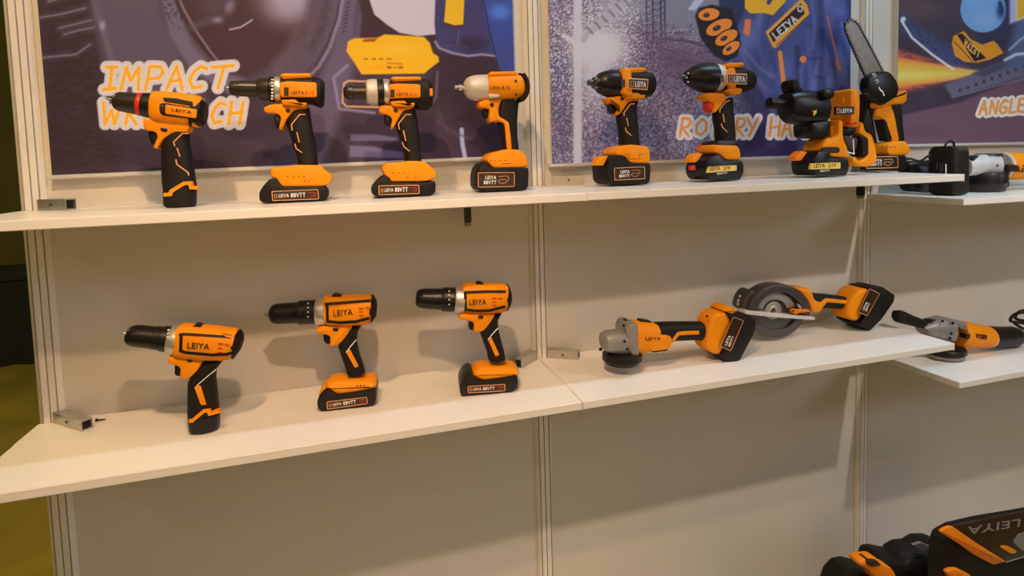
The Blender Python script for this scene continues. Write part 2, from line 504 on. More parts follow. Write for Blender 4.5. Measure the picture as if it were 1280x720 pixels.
bracket('square aluminium bracket on the lower left shelf by the end post', (73, 523), (108, 534), 'L1')
bracket('square aluminium bracket on the upper left shelf by the end post', (47, 260.5), (82, 260.3), 'T1')
bracket('square aluminium bracket beside the third drill, left of the middle post on the lower shelf', (671, 448), (651, 459), 'L1')
bracket('square aluminium bracket left of the cordless grinder, right of the middle post', (684, 447), (722, 449.5), 'L2')
bracket('square aluminium bracket on the upper shelf just right of the middle post', (681, 230.5), (717, 229.5), 'T2')

# black clips under the upper shelves
def clip(px, y0, y1, kind, label):
    z1 = shelf_height(kind, 1, -.05)-.016
    y = -.06
    p = hit(px, y1, 1, y)
    e = bpy.data.objects.new('shelf_clip', None); C.objects.link(e)
    zt = shelf_height(kind, p[0], y)-.0165
    e.location = (p[0], y, zt); tag(e, label, 'clip', 'black clips under the upper shelves')
    h = zt-p[2]
    bm = box_bm(bmesh.new(), -.0065, .0065, -.01, .01, -max(h, .02)+.008, 0, .0015); bm_obj('clip_body', bm, DRK, e)
    bm = box_bm(bmesh.new(), -.006, .006, -.009, .009, -max(h, .02), -max(h, .02)+.008, .001); bm_obj('clip_foot', bm, CST, e)
clip(585, 262, 282.5, 'T1', 'small black clip hanging below the upper shelf, above the third lower drill')
clip(1075.5, 240, 248, 'T2', 'small black clip hanging below the upper shelf beside the right post')

# loose screw lying on the lower shelf
p = hit(126, 526.5, 2, GZ+.953); bm = bmesh.new()
R = Matrix.Rotation(PI/2, 4, 'Y')
bmesh.ops.create_cone(bm, cap_ends=True, segments=10, radius1=.0016, radius2=.0008, depth=.012, matrix=Matrix.Translation((.002, 0, .0026)) @ R)
bmesh.ops.create_cone(bm, cap_ends=True, segments=12, radius1=.0035, radius2=.002, depth=.004, matrix=Matrix.Translation((-.006, 0, .0035)) @ R)
o = bm_obj('loose_screw', bm, DRK); o.location = (p[0], p[1], p[2]); tag(o, 'small dark screw lying loose on the lower left shelf beside the bracket', 'screw')

# ================================================================ the hall beyond
o = box('floor', (-12, -6, -.05), (9, 12, 0), FLR, bev=0); tag(o, kind='structure')
o = box('wall_far', (-12, 9.0, 0), (9, 9.1, 4.2), GRN, bev=0); tag(o, kind='structure')
e = bpy.data.objects.new('cloth_covered_table', None); C.objects.link(e); e.location = (-2.3, 4.9, 0)
tag(e, 'distant dark cloth covered table beyond the left end of the booth', 'table')
bm = bmesh.new(); nx = 60; V0 = []; V1 = []
per = [(-1.5, -.4), (1.2, -.4), (1.2, .4), (-1.5, .4)]
for k in range(4):
    a, b = np.array(per[k]), np.array(per[(k+1) % 4])
    for i in range(nx):
        t = i/nx; p = a+(b-a)*t; dd = b-a; n = np.array([dd[1], -dd[0]])/np.linalg.norm(dd)
        f = .018*math.sin(i*1.3)+.01*math.sin(i*.47)
        V1.append(bm.verts.new((p[0], p[1], .70))); q = p+n*(.02+f); V0.append(bm.verts.new((q[0], q[1], .005)))
N = len(V1)
for i in range(N): bm.faces.new([V0[i], V0[(i+1) % N], V1[(i+1) % N], V1[i]])
bm_obj('cloth_skirt', bm, DGR, e, 60)
bm_obj('table_top', box_bm(bmesh.new(), -1.52, 1.22, -.42, .42, .70, .73, .004), DGR, e)

# ================================================================ posters
def vnoise(X, Z, s, seed):
    g = np.random.default_rng(seed).random((256, 256)); x = X*s; z = Z*s
    xi = np.floor(x).astype(int); zi = np.floor(z).astype(int); fx = x-xi; fz = z-zi
    fx = fx*fx*(3-2*fx); fz = fz*fz*(3-2*fz)
    G = lambda a, b: g[a % 256, b % 256]
    return (G(xi, zi)*(1-fx)+G(xi+1, zi)*fx)*(1-fz)+(G(xi, zi+1)*(1-fx)+G(xi+1, zi+1)*fx)*fz
class Print:
    def __init__(s, X, Y): s.X = X; s.Y = Y; s.C = np.zeros((len(X), 3))
    def mix(s, a, col):
        a = np.clip(a, 0, 1)[:, None]; s.C = s.C*(1-a)+np.asarray(col, float)*a
    def inside(s, P):
        X, Y = s.X, s.Y; ins = np.zeros(len(X), bool); n = len(P)
        for i in range(n):
            x0, y0 = P[i]; x1, y1 = P[(i+1) % n]
            if y0 == y1: continue
            c = ((Y < y0) != (Y < y1)) & (X < (x1-x0)*(Y-y0)/(y1-y0)+x0); ins ^= c
        return ins
    def dist(s, P, closed=False):
        X, Y = s.X, s.Y; D = np.full(len(X), 1e9); n = len(P)
        for i in range(n if closed else n-1):
            x0, y0 = P[i]; x1, y1 = P[(i+1) % n]; dx, dy = x1-x0, y1-y0; l2 = dx*dx+dy*dy+1e-9
            t = np.clip(((X-x0)*dx+(Y-y0)*dy)/l2, 0, 1); D = np.minimum(D, np.hypot(X-x0-t*dx, Y-y0-t*dy))
        return D
    def fill(s, P, col, soft=.6, op=1):
        d = s.dist(P, True)*np.where(s.inside(P), 1, -1); s.mix(op*(d/soft*.5+.5), col)
    def stroke(s, P, w, col, soft=.6, op=1):
        s.mix(op*np.clip((w/2-s.dist(P))/soft*.5+.5, 0, 1), col)
    def blob(s, c, r, col, rot=0, op=1, hard=0):
        a = math.radians(rot); dx = s.X-c[0]; dy = s.Y-c[1]
        u = (dx*math.cos(a)+dy*math.sin(a))/r[0]; v = (-dx*math.sin(a)+dy*math.cos(a))/r[1]; q = np.hypot(u, v)
        s.mix(op*(np.clip((1-q)*max(r)/1.2, 0, 1) if hard else np.clip(1.3-q, 0, 1)**1.5), col)
FONT = {'A': [[(0, 1), (.5, 0), (1, 1)], [(.2, .65), (.85, .6)]], 'C': [[(1, .12), (.6, 0), (.2, .25), (0, .65), (.25, 1), (.8, .92)]],
 'E': [[(1, 0), (.1, .05), (0, .95), (.95, 1)], [(.05, .5), (.8, .45)]], 'G': [[(1, .1), (.6, 0), (.15, .3), (0, .75), (.35, 1), (.9, .9), (.95, .55), (.5, .55)]],
 'H': [[(.05, 0), (0, 1)], [(1, 0), (.9, 1)], [(0, .55), (.95, .48)]], 'I': [[(.5, 0), (.5, 1)], [(0, 0), (1, 0)], [(0, 1), (1, .95)]],
 'L': [[(.1, 0), (0, 1), (.95, .95)]], 'M': [[(0, 1), (.2, 0), (.5, .6), (.9, 0), (1, 1)]], 'N': [[(0, 1), (.1, 0), (.85, 1), (1, 0)]],
 'O': [[(.5, 0), (.05, .35), (.1, .85), (.5, 1), (.92, .7), (.9, .2), (.5, 0)]], 'P': [[(0, 1), (.12, 0), (.8, .02), (1, .25), (.75, .5), (.1, .55)]],
 'R': [[(0, 1), (.12, 0), (.8, .02), (1, .22), (.7, .48), (.15, .52), (.9, 1)]], 'T': [[(0, .08), (1, 0)], [(.55, .04), (.4, 1)]],
 'W': [[(0, 0), (.2, 1), (.5, .35), (.7, 1), (1, 0)]], 'Y': [[(0, 0), (.45, .5)], [(1, 0), (.3, 1)]]}
def word(pr, letters, o, bw, wo, ci=(245, 150, 40), co=(250, 222, 205)):
    """letters = (char, x0, y0, x1, y1, lean)"""
    S = []
    for ch, x0, y0, x1, y1, ln in letters:
        for st in FONT[ch]: S.append([(x0+(x1-x0)*a+ln*(1-b), y0+(y1-y0)*b) for a, b in st])
    for st in S: pr.stroke(st, wo, co)
    for st in S: pr.stroke(st, bw, ci, .9)
def plate(pr, txt, o, ax, ay, bw, col):
    """straight lettering along ax with height vector ay"""
    n = len(txt)
    for i, ch in enumerate(txt):
        for st in FONT[ch]:
            pr.stroke([(o[0]+ax[0]*(i+a*.72)/n+ay[0]*b, o[1]+ax[1]*(i+a*.72)/n+ay[1]*b) for a, b in st], bw, col, .5)

def poster_one(p):
    N1 = vnoise(p.X, p.Y, .06, 1); N2 = vnoise(p.X, p.Y, .45, 2); N3 = vnoise(p.X, p.Y*3, .12, 3)
    p.C[:] = (74, 58, 64)
    p.mix((p.X-380)/200*.35, (98, 82, 95))
    p.fill([(50, -60), (104, -60), (112, 30), (128, 90), (140, 140), (150, 215), (55, 222)], (62, 48, 50), 12)
    p.mix((N3 > .55)*.25*(p.X < 190), (84, 68, 74))
    for st in ([(50, 22), (75, 18), (107, 10)], [(74, 35), (95, 30), (114, 25)], [(80, 43), (98, 38), (118, 34)], [(54, 72), (95, 68), (112, 56)], [(60, 2), (90, -6), (105, -12)]):
        p.stroke(st, 5, (112, 94, 100), 5, .6); p.stroke(st, 1.4, (165, 145, 150), 1.2, .8)
    p.fill([(112, -60), (188, -60), (205, 20), (238, 95), (275, 150), (150, 160), (128, 70), (118, 20)], (100, 86, 94), 7)
    p.stroke([(113, -20), (120, 15), (128, 35), (140, 75), (150, 120)], 4, (132, 116, 126), 5, .7); p.blob((128, 32), (5, 8), (160, 145, 150))
    p.fill([(188, -60), (212, -60), (222, 0), (248, 45), (280, 85), (330, 110), (290, 120), (240, 90), (212, 45)], (118, 104, 114), 3)
    p.mix((N2 > .62)*.5*p.inside([(195, -10), (214, -10), (225, 12), (238, 40), (222, 40), (208, 20)]), (60, 45, 50))
    p.fill([(212, -60), (395, -60), (402, 0), (388, 35), (360, 70), (325, 98), (275, 90), (243, 55), (222, 0)], (78, 54, 56), 6)
    p.stroke([(213, -20), (223, 8), (240, 42), (262, 68), (285, 88)], 3, (62, 42, 45), 2)
    p.stroke([(221, -10), (230, 12), (246, 40), (262, 63), (272, 76)], 2, (160, 130, 130), 1.2)
    p.blob((268, 5), (26, 22), (92, 70, 76)); p.blob((287, 8), (8, 12), (130, 108, 118), 20)
    p.stroke([(240, 33), (258, 27), (275, 24)], 6, (105, 85, 92), 5); p.blob((272, 25), (8, 5), (140, 120, 130))
    p.stroke([(287, 37), (301, 34), (315, 25)], 1.8, (200, 178, 176), 1)
    p.blob((362, -5), (48, 42), (172, 150, 148)); p.blob((360, 8), (30, 22), (168, 148, 148), 0, .7)
    p.fill([(395, -60), (432, -60), (426, 10), (415, 50), (398, 80), (378, 99), (300, 104), (350, 78), (380, 42)], (96, 80, 88), 6)
    p.stroke([(372, 38), (362, 60), (345, 80)], 7, (118, 100, 106), 7, .7); p.stroke([(410, -20), (404, 30), (390, 60)], 4, (72, 56, 64), 5, .8)
    p.mix((N2-.5)*.6*p.inside([(395, -60), (432, -60), (426, 10), (398, 80), (330, 100), (380, 42)]), (130, 112, 118))
    p.fill([(425, -60), (452, -60), (446, 30), (440, 100), (400, 215), (330, 215), (395, 110), (416, 55)], (108, 92, 106), 6)
    p.stroke([(432, -20), (424, 25), (412, 60), (398, 84), (384, 98)], 3.5, (150, 130, 142), 2); p.stroke([(428, -20), (420, 25), (408, 58), (394, 82)], 1.6, (70, 52, 60), 1)
    for i in range(8): p.stroke([(433.5-i*.8, 5+i*5), (437.5-i*.8, 3+i*5)], 1.5, (70, 55, 62), .6)
    p.stroke([(455, 10), (450, 45), (446, 70)], 8, (124, 108, 118), 4, .8)
    p.blob((340, 190), (70, 40), (84, 66, 72), -40, .8); p.blob((250, 200), (80, 25), (62, 46, 50), 0, .7)
    p.stroke([(398, 190), (412, 170), (418, 150)], 2, (100, 84, 92), 2)
    p.fill([(440, -60), (470, -60), (500, 40), (548, 42), (548, 70), (470, 72), (448, 60), (452, 20)], (70, 46, 54), 2)
    p.fill([(548, 62), (625, 62), (660, 70), (660, 220), (505, 220), (530, 120)], (66, 48, 54), 5)
    p.fill([(500, 130), (560, 130), (600, 220), (440, 220), (480, 160)], (78, 60, 70), 14, .8)
    p.stroke([(548, 140), (560, 165), (575, 172)], 3, (96, 78, 88), 3, .7)
    p.fill([(461, -60), (547, -60), (545, 10), (545, 43), (522, 45), (500, 41), (484, 31), (468, 18), (462, 0)], (232, 200, 186), 1)
    p.fill([(546, -60), (604, -60), (606, 10), (617, 55), (618, 69), (590, 71), (560, 68), (546, 60), (543, 30)], (72, 66, 100), 1.2)
    p.blob((590, 55), (25, 12), (58, 44, 62), 0, .8)
    p.fill([(600, -60), (660, -60), (660, 98), (628, 92), (615, 60), (605, 20)], (66, 78, 134), 1.5); p.blob((625, 15), (16, 12), (92, 120, 180)); p.blob((632, 70), (12, 25), (72, 76, 122))
    p.stroke([(604, 0), (612, 40), (620, 70)], 1.5, (45, 42, 72), 1)
    p.stroke([(544, 52), (549, 60), (565, 66), (585, 70), (603, 68), (618, 70)], 2.6, (158, 142, 152), 1)
    p.stroke([(574, 38), (572, 55)], 1, (110, 104, 130), .8); p.stroke([(552, 57), (585, 58)], .8, (110, 104, 130), .8, .6)
    p.fill([(558, -60), (583, -60), (580, 10), (579, 31), (568, 32), (555, 28), (557, 5)], (238, 168, 28), .8); p.stroke([(555, 29), (568, 33), (579, 32)], 2, (90, 45, 20), 1)
    # printed yellow battery foot
    p.fill([(433, 64), (435, 52), (442, 48), (472, 47), (481, 43), (500, 44), (530, 46), (537, 53), (541, 66), (548, 71), (549, 77), (541, 83), (530, 92), (452, 93), (444, 80)], (252, 170, 22), 1)
    p.fill([(455, 49), (472, 48), (468, 52), (453, 52)], (150, 70, 25), 1); p.blob((500, 62), (38, 10), (255, 184, 40), 0, .7); p.blob((478, 84), (30, 6), (240, 150, 12), 0, .7)
    for x in (455, 465, 474, 484): p.stroke([(x, 73.6), (x+4.5, 73.8)], 1.5, (150, 85, 18), .7)
    p.stroke([(484, 79), (503, 80)], 1, (160, 95, 20), .7)
    for x in (486.5, 501): p.stroke([(x-1.6, 84.3), (x+1.6, 84.3)], 3, (170, 90, 20), .7)
    p.stroke([(492.5, 84.3), (496, 84.3)], 1.2, (170, 90, 20), .6)
    # printed outlines round the chuck
    p.stroke([(434, 82), (417, 97), (424, 136), (468, 141)], 3.4, (150, 132, 146), 1.6); p.stroke([(547, 90), (545, 122), (533, 136)], 2.6, (118, 102, 114), 1.6)
    p.stroke([(474, 102.5), (436, 101), (430, 104), (428, 128), (433, 133), (474, 134)], 2.2, (242, 160, 100), .8)
    for P in ([(438, 168), (470, 168), (496, 172), (497, 176), (438, 176)], [(437, 182), (468, 183), (480, 187), (512, 191), (512, 198), (437, 196)]): p.fill(P, (128, 112, 126), 1.5)
    p.stroke([(577, 162), (578, 180), (582, 200)], 5, (205, 192, 198), 1.2); p.stroke([(546, 152), (570, 166), (590, 175)], 2, (100, 82, 92), 2)
    word(p, [('I', 130, 84, 144, 112, 3), ('M', 151, 84, 173, 112, 3), ('P', 182, 83, 202, 112, 3), ('A', 208, 83, 228, 112, 3), ('C', 236, 83, 256, 110, 3), ('T', 262, 82, 288, 110, 4),
             ('W', 127, 128, 150, 155, 2), ('R', 157, 128, 172, 155, 3), ('E', 180, 128, 196, 155, 3), ('N', 203, 128, 222, 155, 3), ('C', 264, 128, 279, 154, 3), ('H', 286, 127, 301, 155, 3)], 0, 4.6, 15.5, (250, 160, 35), (252, 220, 195))
def poster_two(p):
    N1 = vnoise(p.X, p.Y, .06, 21); N2 = vnoise(p.X, p.Y, .55, 22); N4 = vnoise(p.X, p.Y, .8, 24)
    p.C[:] = (132, 116, 134)
    p.mix(N1*.5, (108, 94, 112)); p.fill([(790, -60), (920, -60), (915, 75), (850, 60), (780, 40)], (138, 132, 144), 12)
    p.mix(((N2 > .6)*.35+(N4 > .75)*.5)*(1-p.inside([(800, -60), (930, -60), (930, 45), (800, 30)])*.95), (190, 180, 190))
    p.mix((N2 < .3)*.45*(p.Y > 30), (86, 72, 92))
    p.fill([(680, 60), (716, 60), (716, 215), (680, 215)], (104, 96, 124), 10, .55); p.mix((N4 > .7)*.5*(p.X < 718), (200, 192, 205))
    for x in (808, 816, 826, 831): p.stroke([(x, -60), (x, 20), (x+1, 52)], 1.6, (66, 62, 82), .8)
    for k in range(-4, 8): p.stroke([(808, k*8), (820, k*8+4), (808, k*8+8)], .9, (84, 78, 98), .7); p.stroke([(820, k*8+4), (830, k*8), (820, k*8+8)], .9, (84, 78, 98), .7)
    p.fill([(775, 42), (800, 28), (850, 48), (915, 60), (925, 100), (860, 105), (795, 100), (765, 70)], (112, 88, 106), 14, .6)
    r = random.Random(3)
    for k in range(26):
        x = r.uniform(770, 890); y = r.uniform(38, 100); p.stroke([(x, y), (x+r.uniform(8, 24), y+r.uniform(-6, 9))], 1.1, (82, 62, 78), 1, .6)
    p.stroke([(832, 48), (860, 52), (900, 62)], 2, (90, 70, 88), 2)
    p.stroke([(722, -60), (722, 210)], 10, (205, 198, 206), 2); p.blob((750, 60), (46, 36), (222, 216, 216)); p.blob((742, 100), (24, 50), (206, 200, 204), 0, .7); p.blob((765, 15), (30, 25), (180, 174, 180), 0, .7)
    p.mix(((N4 > .62)*.6)*np.clip(1.6-np.hypot((p.X-745)/60, (p.Y-60)/70), 0, 1), (240, 236, 236))
    p.stroke([(704, 44), (714, 50), (722, 60)], 4, (228, 224, 224), 2)
    p.stroke([(800, -12), (735, 40), (729, 50)], 9, (176, 170, 176), 2)
    for k in range(7): x = 792-k*9; y = -6+k*7.2; p.stroke([(x-4, y-3), (x+3, y+5)], 1.8, (120, 112, 122), 1)
    # the worker's jacket
    J = [(915, -60), (1080, -60), (1080, 215), (1010, 215), (960, 165), (925, 110), (905, 70), (912, 20)]
    p.fill(J, (78, 84, 128), 3); ins = p.inside(J)
    Nf = vnoise(p.X*1.0+p.Y*.25, p.Y*.25, .09, 30); p.mix((Nf-.5)*1.4*ins, (50, 54, 92)); p.mix((.45-Nf)*1.6*ins, (120, 126, 170))
    p.fill([(905, 95), (950, 110), (975, 190), (950, 205), (900, 200), (930, 150)], (62, 54, 84), 10, .7)
    p.fill([(955, 125), (1010, 150), (1080, 150), (1080, 215), (930, 215)], (76, 62, 98), 10, .75)
    for P, c in (([(997, 60), (998, 120)], (40, 42, 78)), ([(1025, -20), (1028, 60), (1024, 120)], (44, 48, 86)), ([(1048, 60), (1058, 100), (1062, 140)], (112, 122, 170)), ([(1010, 40), (1014, 110)], (104, 112, 160)), ([(925, 60), (940, 95), (962, 115)], (116, 112, 150)), ([(1060, 0), (1066, 60)], (40, 50, 92))):
        p.stroke(P, 4, c, 4, .8)
    p.blob((1050, 15), (14, 10), (96, 108, 160), 30, .8); p.blob((985, 90), (9, 22), (98, 104, 152), 10, .7)
    p.fill([(895, -60), (935, -60), (932, 12), (918, 40), (900, 20)], (58, 60, 92), 2)
    for P, wd, c in (([(930, 62), (948, 84), (966, 96)], 3, (128, 124, 160)), ([(918, 78), (938, 104), (952, 122)], 5, (56, 54, 88)), ([(950, 100), (962, 130), (972, 150)], 4, (112, 106, 146)), ([(985, 100), (990, 150)], 3, (54, 58, 100)), ([(998, 70), (1012, 74), (1026, 72)], 2, (50, 52, 92)), ([(1014, 0), (1018, 30), (1016, 60)], 3, (110, 116, 164)), ([(1026, 30), (1040, 70), (1046, 110)], 3, (58, 62, 106)), ([(1052, 30), (1062, 60)], 5, (120, 130, 180)), ([(1036, 100), (1040, 140)], 5, (104, 112, 160)), ([(1052, 110), (1056, 150)], 6, (52, 58, 104)), ([(940, 30), (950, 60), (955, 80)], 4, (98, 100, 142)), ([(1020, 96), (1030, 98), (1030, 130), (1018, 132)], 1.6, (46, 48, 86)), ([(964, 66), (970, 90)], 3, (60, 62, 104)), ([(1000, 84), (1002, 112)], 2, (120, 122, 164))):
        p.stroke(P, wd, c, 2.5, .75)
    # glove
    p.fill([(869, 20), (874, 10), (890, 6), (915, 12), (925, 45), (922, 70), (908, 77), (893, 70), (876, 48)], (44, 34, 46), 1.5)
    for c, rr, a in (((886, 18), (14, 8), -8), ((899, 34), (18, 9), -25), ((908, 47), (16, 8), -30), ((914, 60), (13, 6.5), -35)):
        p.blob(c, (rr[0]+1.5, rr[1]+1.5), (40, 26, 28), a, 1, 1); p.blob(c, rr, (240, 140, 50), a, 1, 1); p.blob((c[0]-3, c[1]+1), (rr[0]*.34, rr[1]*.42), (70, 56, 60), a, 1, 1); p.blob((c[0]-4, c[1]), (rr[0]*.12, rr[1]*.16), (120, 112, 120), a, 1, 1)
    p.fill([(860, 12), (870, -2), (880, 0), (868, 13)], (196, 200, 214), 1)
    p.fill([(932, -60), (992, -60), (982, 2), (966, 19), (955, 16), (938, 17), (931, 10)], (240, 172, 35), 1); p.fill([(960, -6), (970, -6), (962, 6), (958, 5)], (70, 72, 108), 1)
    p.fill([(931, 24), (939, 24), (937, 45), (929, 42)], (214, 118, 62), 1)
    p.fill([(957, 40), (1002, -2), (1009, 6), (1012, 17), (970, 60), (966, 59)], (238, 160, 60), 1.2); p.fill([(961, 42), (1001, 4), (1006, 17), (967, 53)], (58, 32, 22), .8)
    plate(p, 'LEIYA', (965, 42), (28, -24), (5.5, 6.5), 1.8, (235, 232, 228)); p.blob((1000, 11), (4, 5), (200, 196, 190), 0, 1, 1); p.blob((1000, 11), (2.2, 3), (58, 32, 22), 0, 1, 1)
    p.stroke([(970, 57), (1008, 22)], 1.1, (110, 62, 30), .7)
    p.stroke([(975, 66), (981, 116)], 5.5, (236, 140, 70), 1); p.blob((1004, 74), (5, 5), (228, 128, 70), 0, 1, 1); p.stroke([(1034, 20), (1042, 55), (1050, 86)], 1.8, (206, 110, 90), 1); p.stroke([(1046, 76), (1050, 87)], 4, (200, 110, 96), 1)
    word(p, [('R', 850, 148, 862, 170, 2), ('O', 869, 149, 883, 169, 2), ('T', 888, 148, 900, 170, 2), ('A', 903, 148, 915, 170, 2), ('R', 919, 148, 930, 170, 2), ('Y', 932, 147, 946, 170, 2),
             ('H', 962, 147, 974, 170, 2), ('A', 977, 147, 989, 170, 2), ('M', 993, 147, 1005, 170, 2), ('M', 1009, 147, 1021, 170, 2), ('E', 1025, 147, 1035, 170, 2), ('R', 1039, 147, 1050, 170, 2)], 0, 3, 11, (238, 150, 75), (236, 220, 212))
def poster_three(p):
    N1 = vnoise(p.X, p.Y, .05, 41); N2 = vnoise(p.X*.4, p.Y*1.6, .35, 42); N3 = vnoise(p.X, p.Y, .6, 43)
    p.C[:] = (64, 54, 78); p.mix(N1*.7, (50, 40, 58)); p.blob((1150, 10), (50, 22), (84, 66, 78), 0, .8)
    p.fill([(1100, 150), (1200, 128), (1290, 92), (1400, 50), (1400, 200), (1100, 200)], (96, 72, 94), 1.5); p.blob((1150, 165), (40, 10), (84, 62, 82), 0, .6)
    p.fill([(1122, 12), (1190, 60), (1210, 88), (1190, 90), (1128, 40)], (60, 66, 112), 4, .9); p.mix((N3 > .66)*.4*p.inside([(1122, 12), (1190, 60), (1210, 88), (1128, 40)]), (30, 30, 52))
    # grinding sparks
    def wedge(a, b, col, op, soft):
        p.fill([(1105, a[0]), (1222, b), (1105, a[1])], col, soft, op)
    wedge((58, 122), 92, (150, 70, 60), .8, 5); p.mix((N2 > .5)*.5*p.inside([(1105, 56), (1222, 92), (1105, 122)]), (190, 90, 70))
    wedge((70, 112), 92, (235, 150, 62), .95, 4); wedge((74, 106), 92, (246, 205, 92), .95, 5); wedge((84, 102), 92, (226, 220, 130), .7, 8); wedge((76, 88), 90, (250, 190, 70), .5, 3)
    p.stroke([(1127, 26), (1140, 47), (1165, 68), (1192, 87)], 2.6, (226, 226, 238), 1); p.blob((1129, 24), (4, 4), (240, 240, 250))
    p.fill([(1190, 122), (1180, 106), (1215, 92), (1290, 62), (1400, 20), (1400, 60), (1280, 96)], (92, 88, 116), 2); p.fill([(1215, 92), (1292, 60), (1400, 18), (1400, 30), (1230, 96)], (66, 62, 92), 2, .8)
    for k in range(16): p.blob((1200+k*10, 113-k*3.7), (2.4, 3), (54, 50, 78), 0, 1, 1)
    p.stroke([(1190, 122), (1285, 97), (1400, 58)], 1.2, (130, 124, 150), 1, .7)
    p.fill([(1245, -60), (1400, -60), (1400, 30), (1270, 55), (1240, 65), (1222, 60), (1220, 30)], (44, 44, 78), 4)
    p.fill([(1268, 20), (1400, -20), (1400, 70), (1252, 90)], (76, 86, 124), 4, .6); p.stroke([(1256, 75), (1270, 68), (1292, 66)], 3, (190, 196, 220), 1.5); p.stroke([(1262, 62), (1275, 50), (1290, 40)], 2, (150, 156, 190), 1.5)
    p.blob((1229, 12), (29, 29), (108, 148, 204), 0, 1, 1); p.blob((1232, 24), (22, 16), (138, 168, 212), 0, .6); p.blob((1220, 0), (16, 12), (124, 160, 214), 0, .6)
    p.blob((1251, 14), (8, 14), (40, 58, 110), 0, .9); p.stroke([(1250, 3), (1252, 16)], 4, (30, 44, 92), 1.5)
    p.fill([(1262, -60), (1400, -60), (1400, -20), (1262, 30)], (150, 156, 196), 2); p.fill([(1270, -60), (1400, -60), (1400, -30), (1271, 25)], (236, 178, 56), 2)
    p.fill([(1190, 55), (1192, 45), (1205, 39), (1213, 49), (1228, 56), (1242, 51), (1247, 56), (1254, 66), (1238, 74), (1222, 78), (1206, 77), (1194, 70)], (246, 160, 40), 1)
    p.fill([(1196, 43), (1203, 42), (1233, 73), (1218, 77)], (32, 22, 30), .8); p.stroke([(1193, 52), (1215, 76)], 1.2, (40, 26, 30), .7)
    plate(p, 'LEIYA', (1222, 71), (-18, -15), (2, -7.5), 1.5, (246, 190, 110))
    word(p, [('A', 1224, 126, 1233, 143, 2), ('N', 1237, 126, 1246, 142, 2), ('G', 1249, 125, 1258, 142, 2), ('L', 1262, 124, 1269, 141, 2), ('E', 1272, 123, 1280, 140, 2), ('G', 1292, 121, 1302, 138, 2), ('R', 1306, 120, 1316, 137, 2)], 0, 3, 9.5, (242, 160, 92), (232, 224, 224))

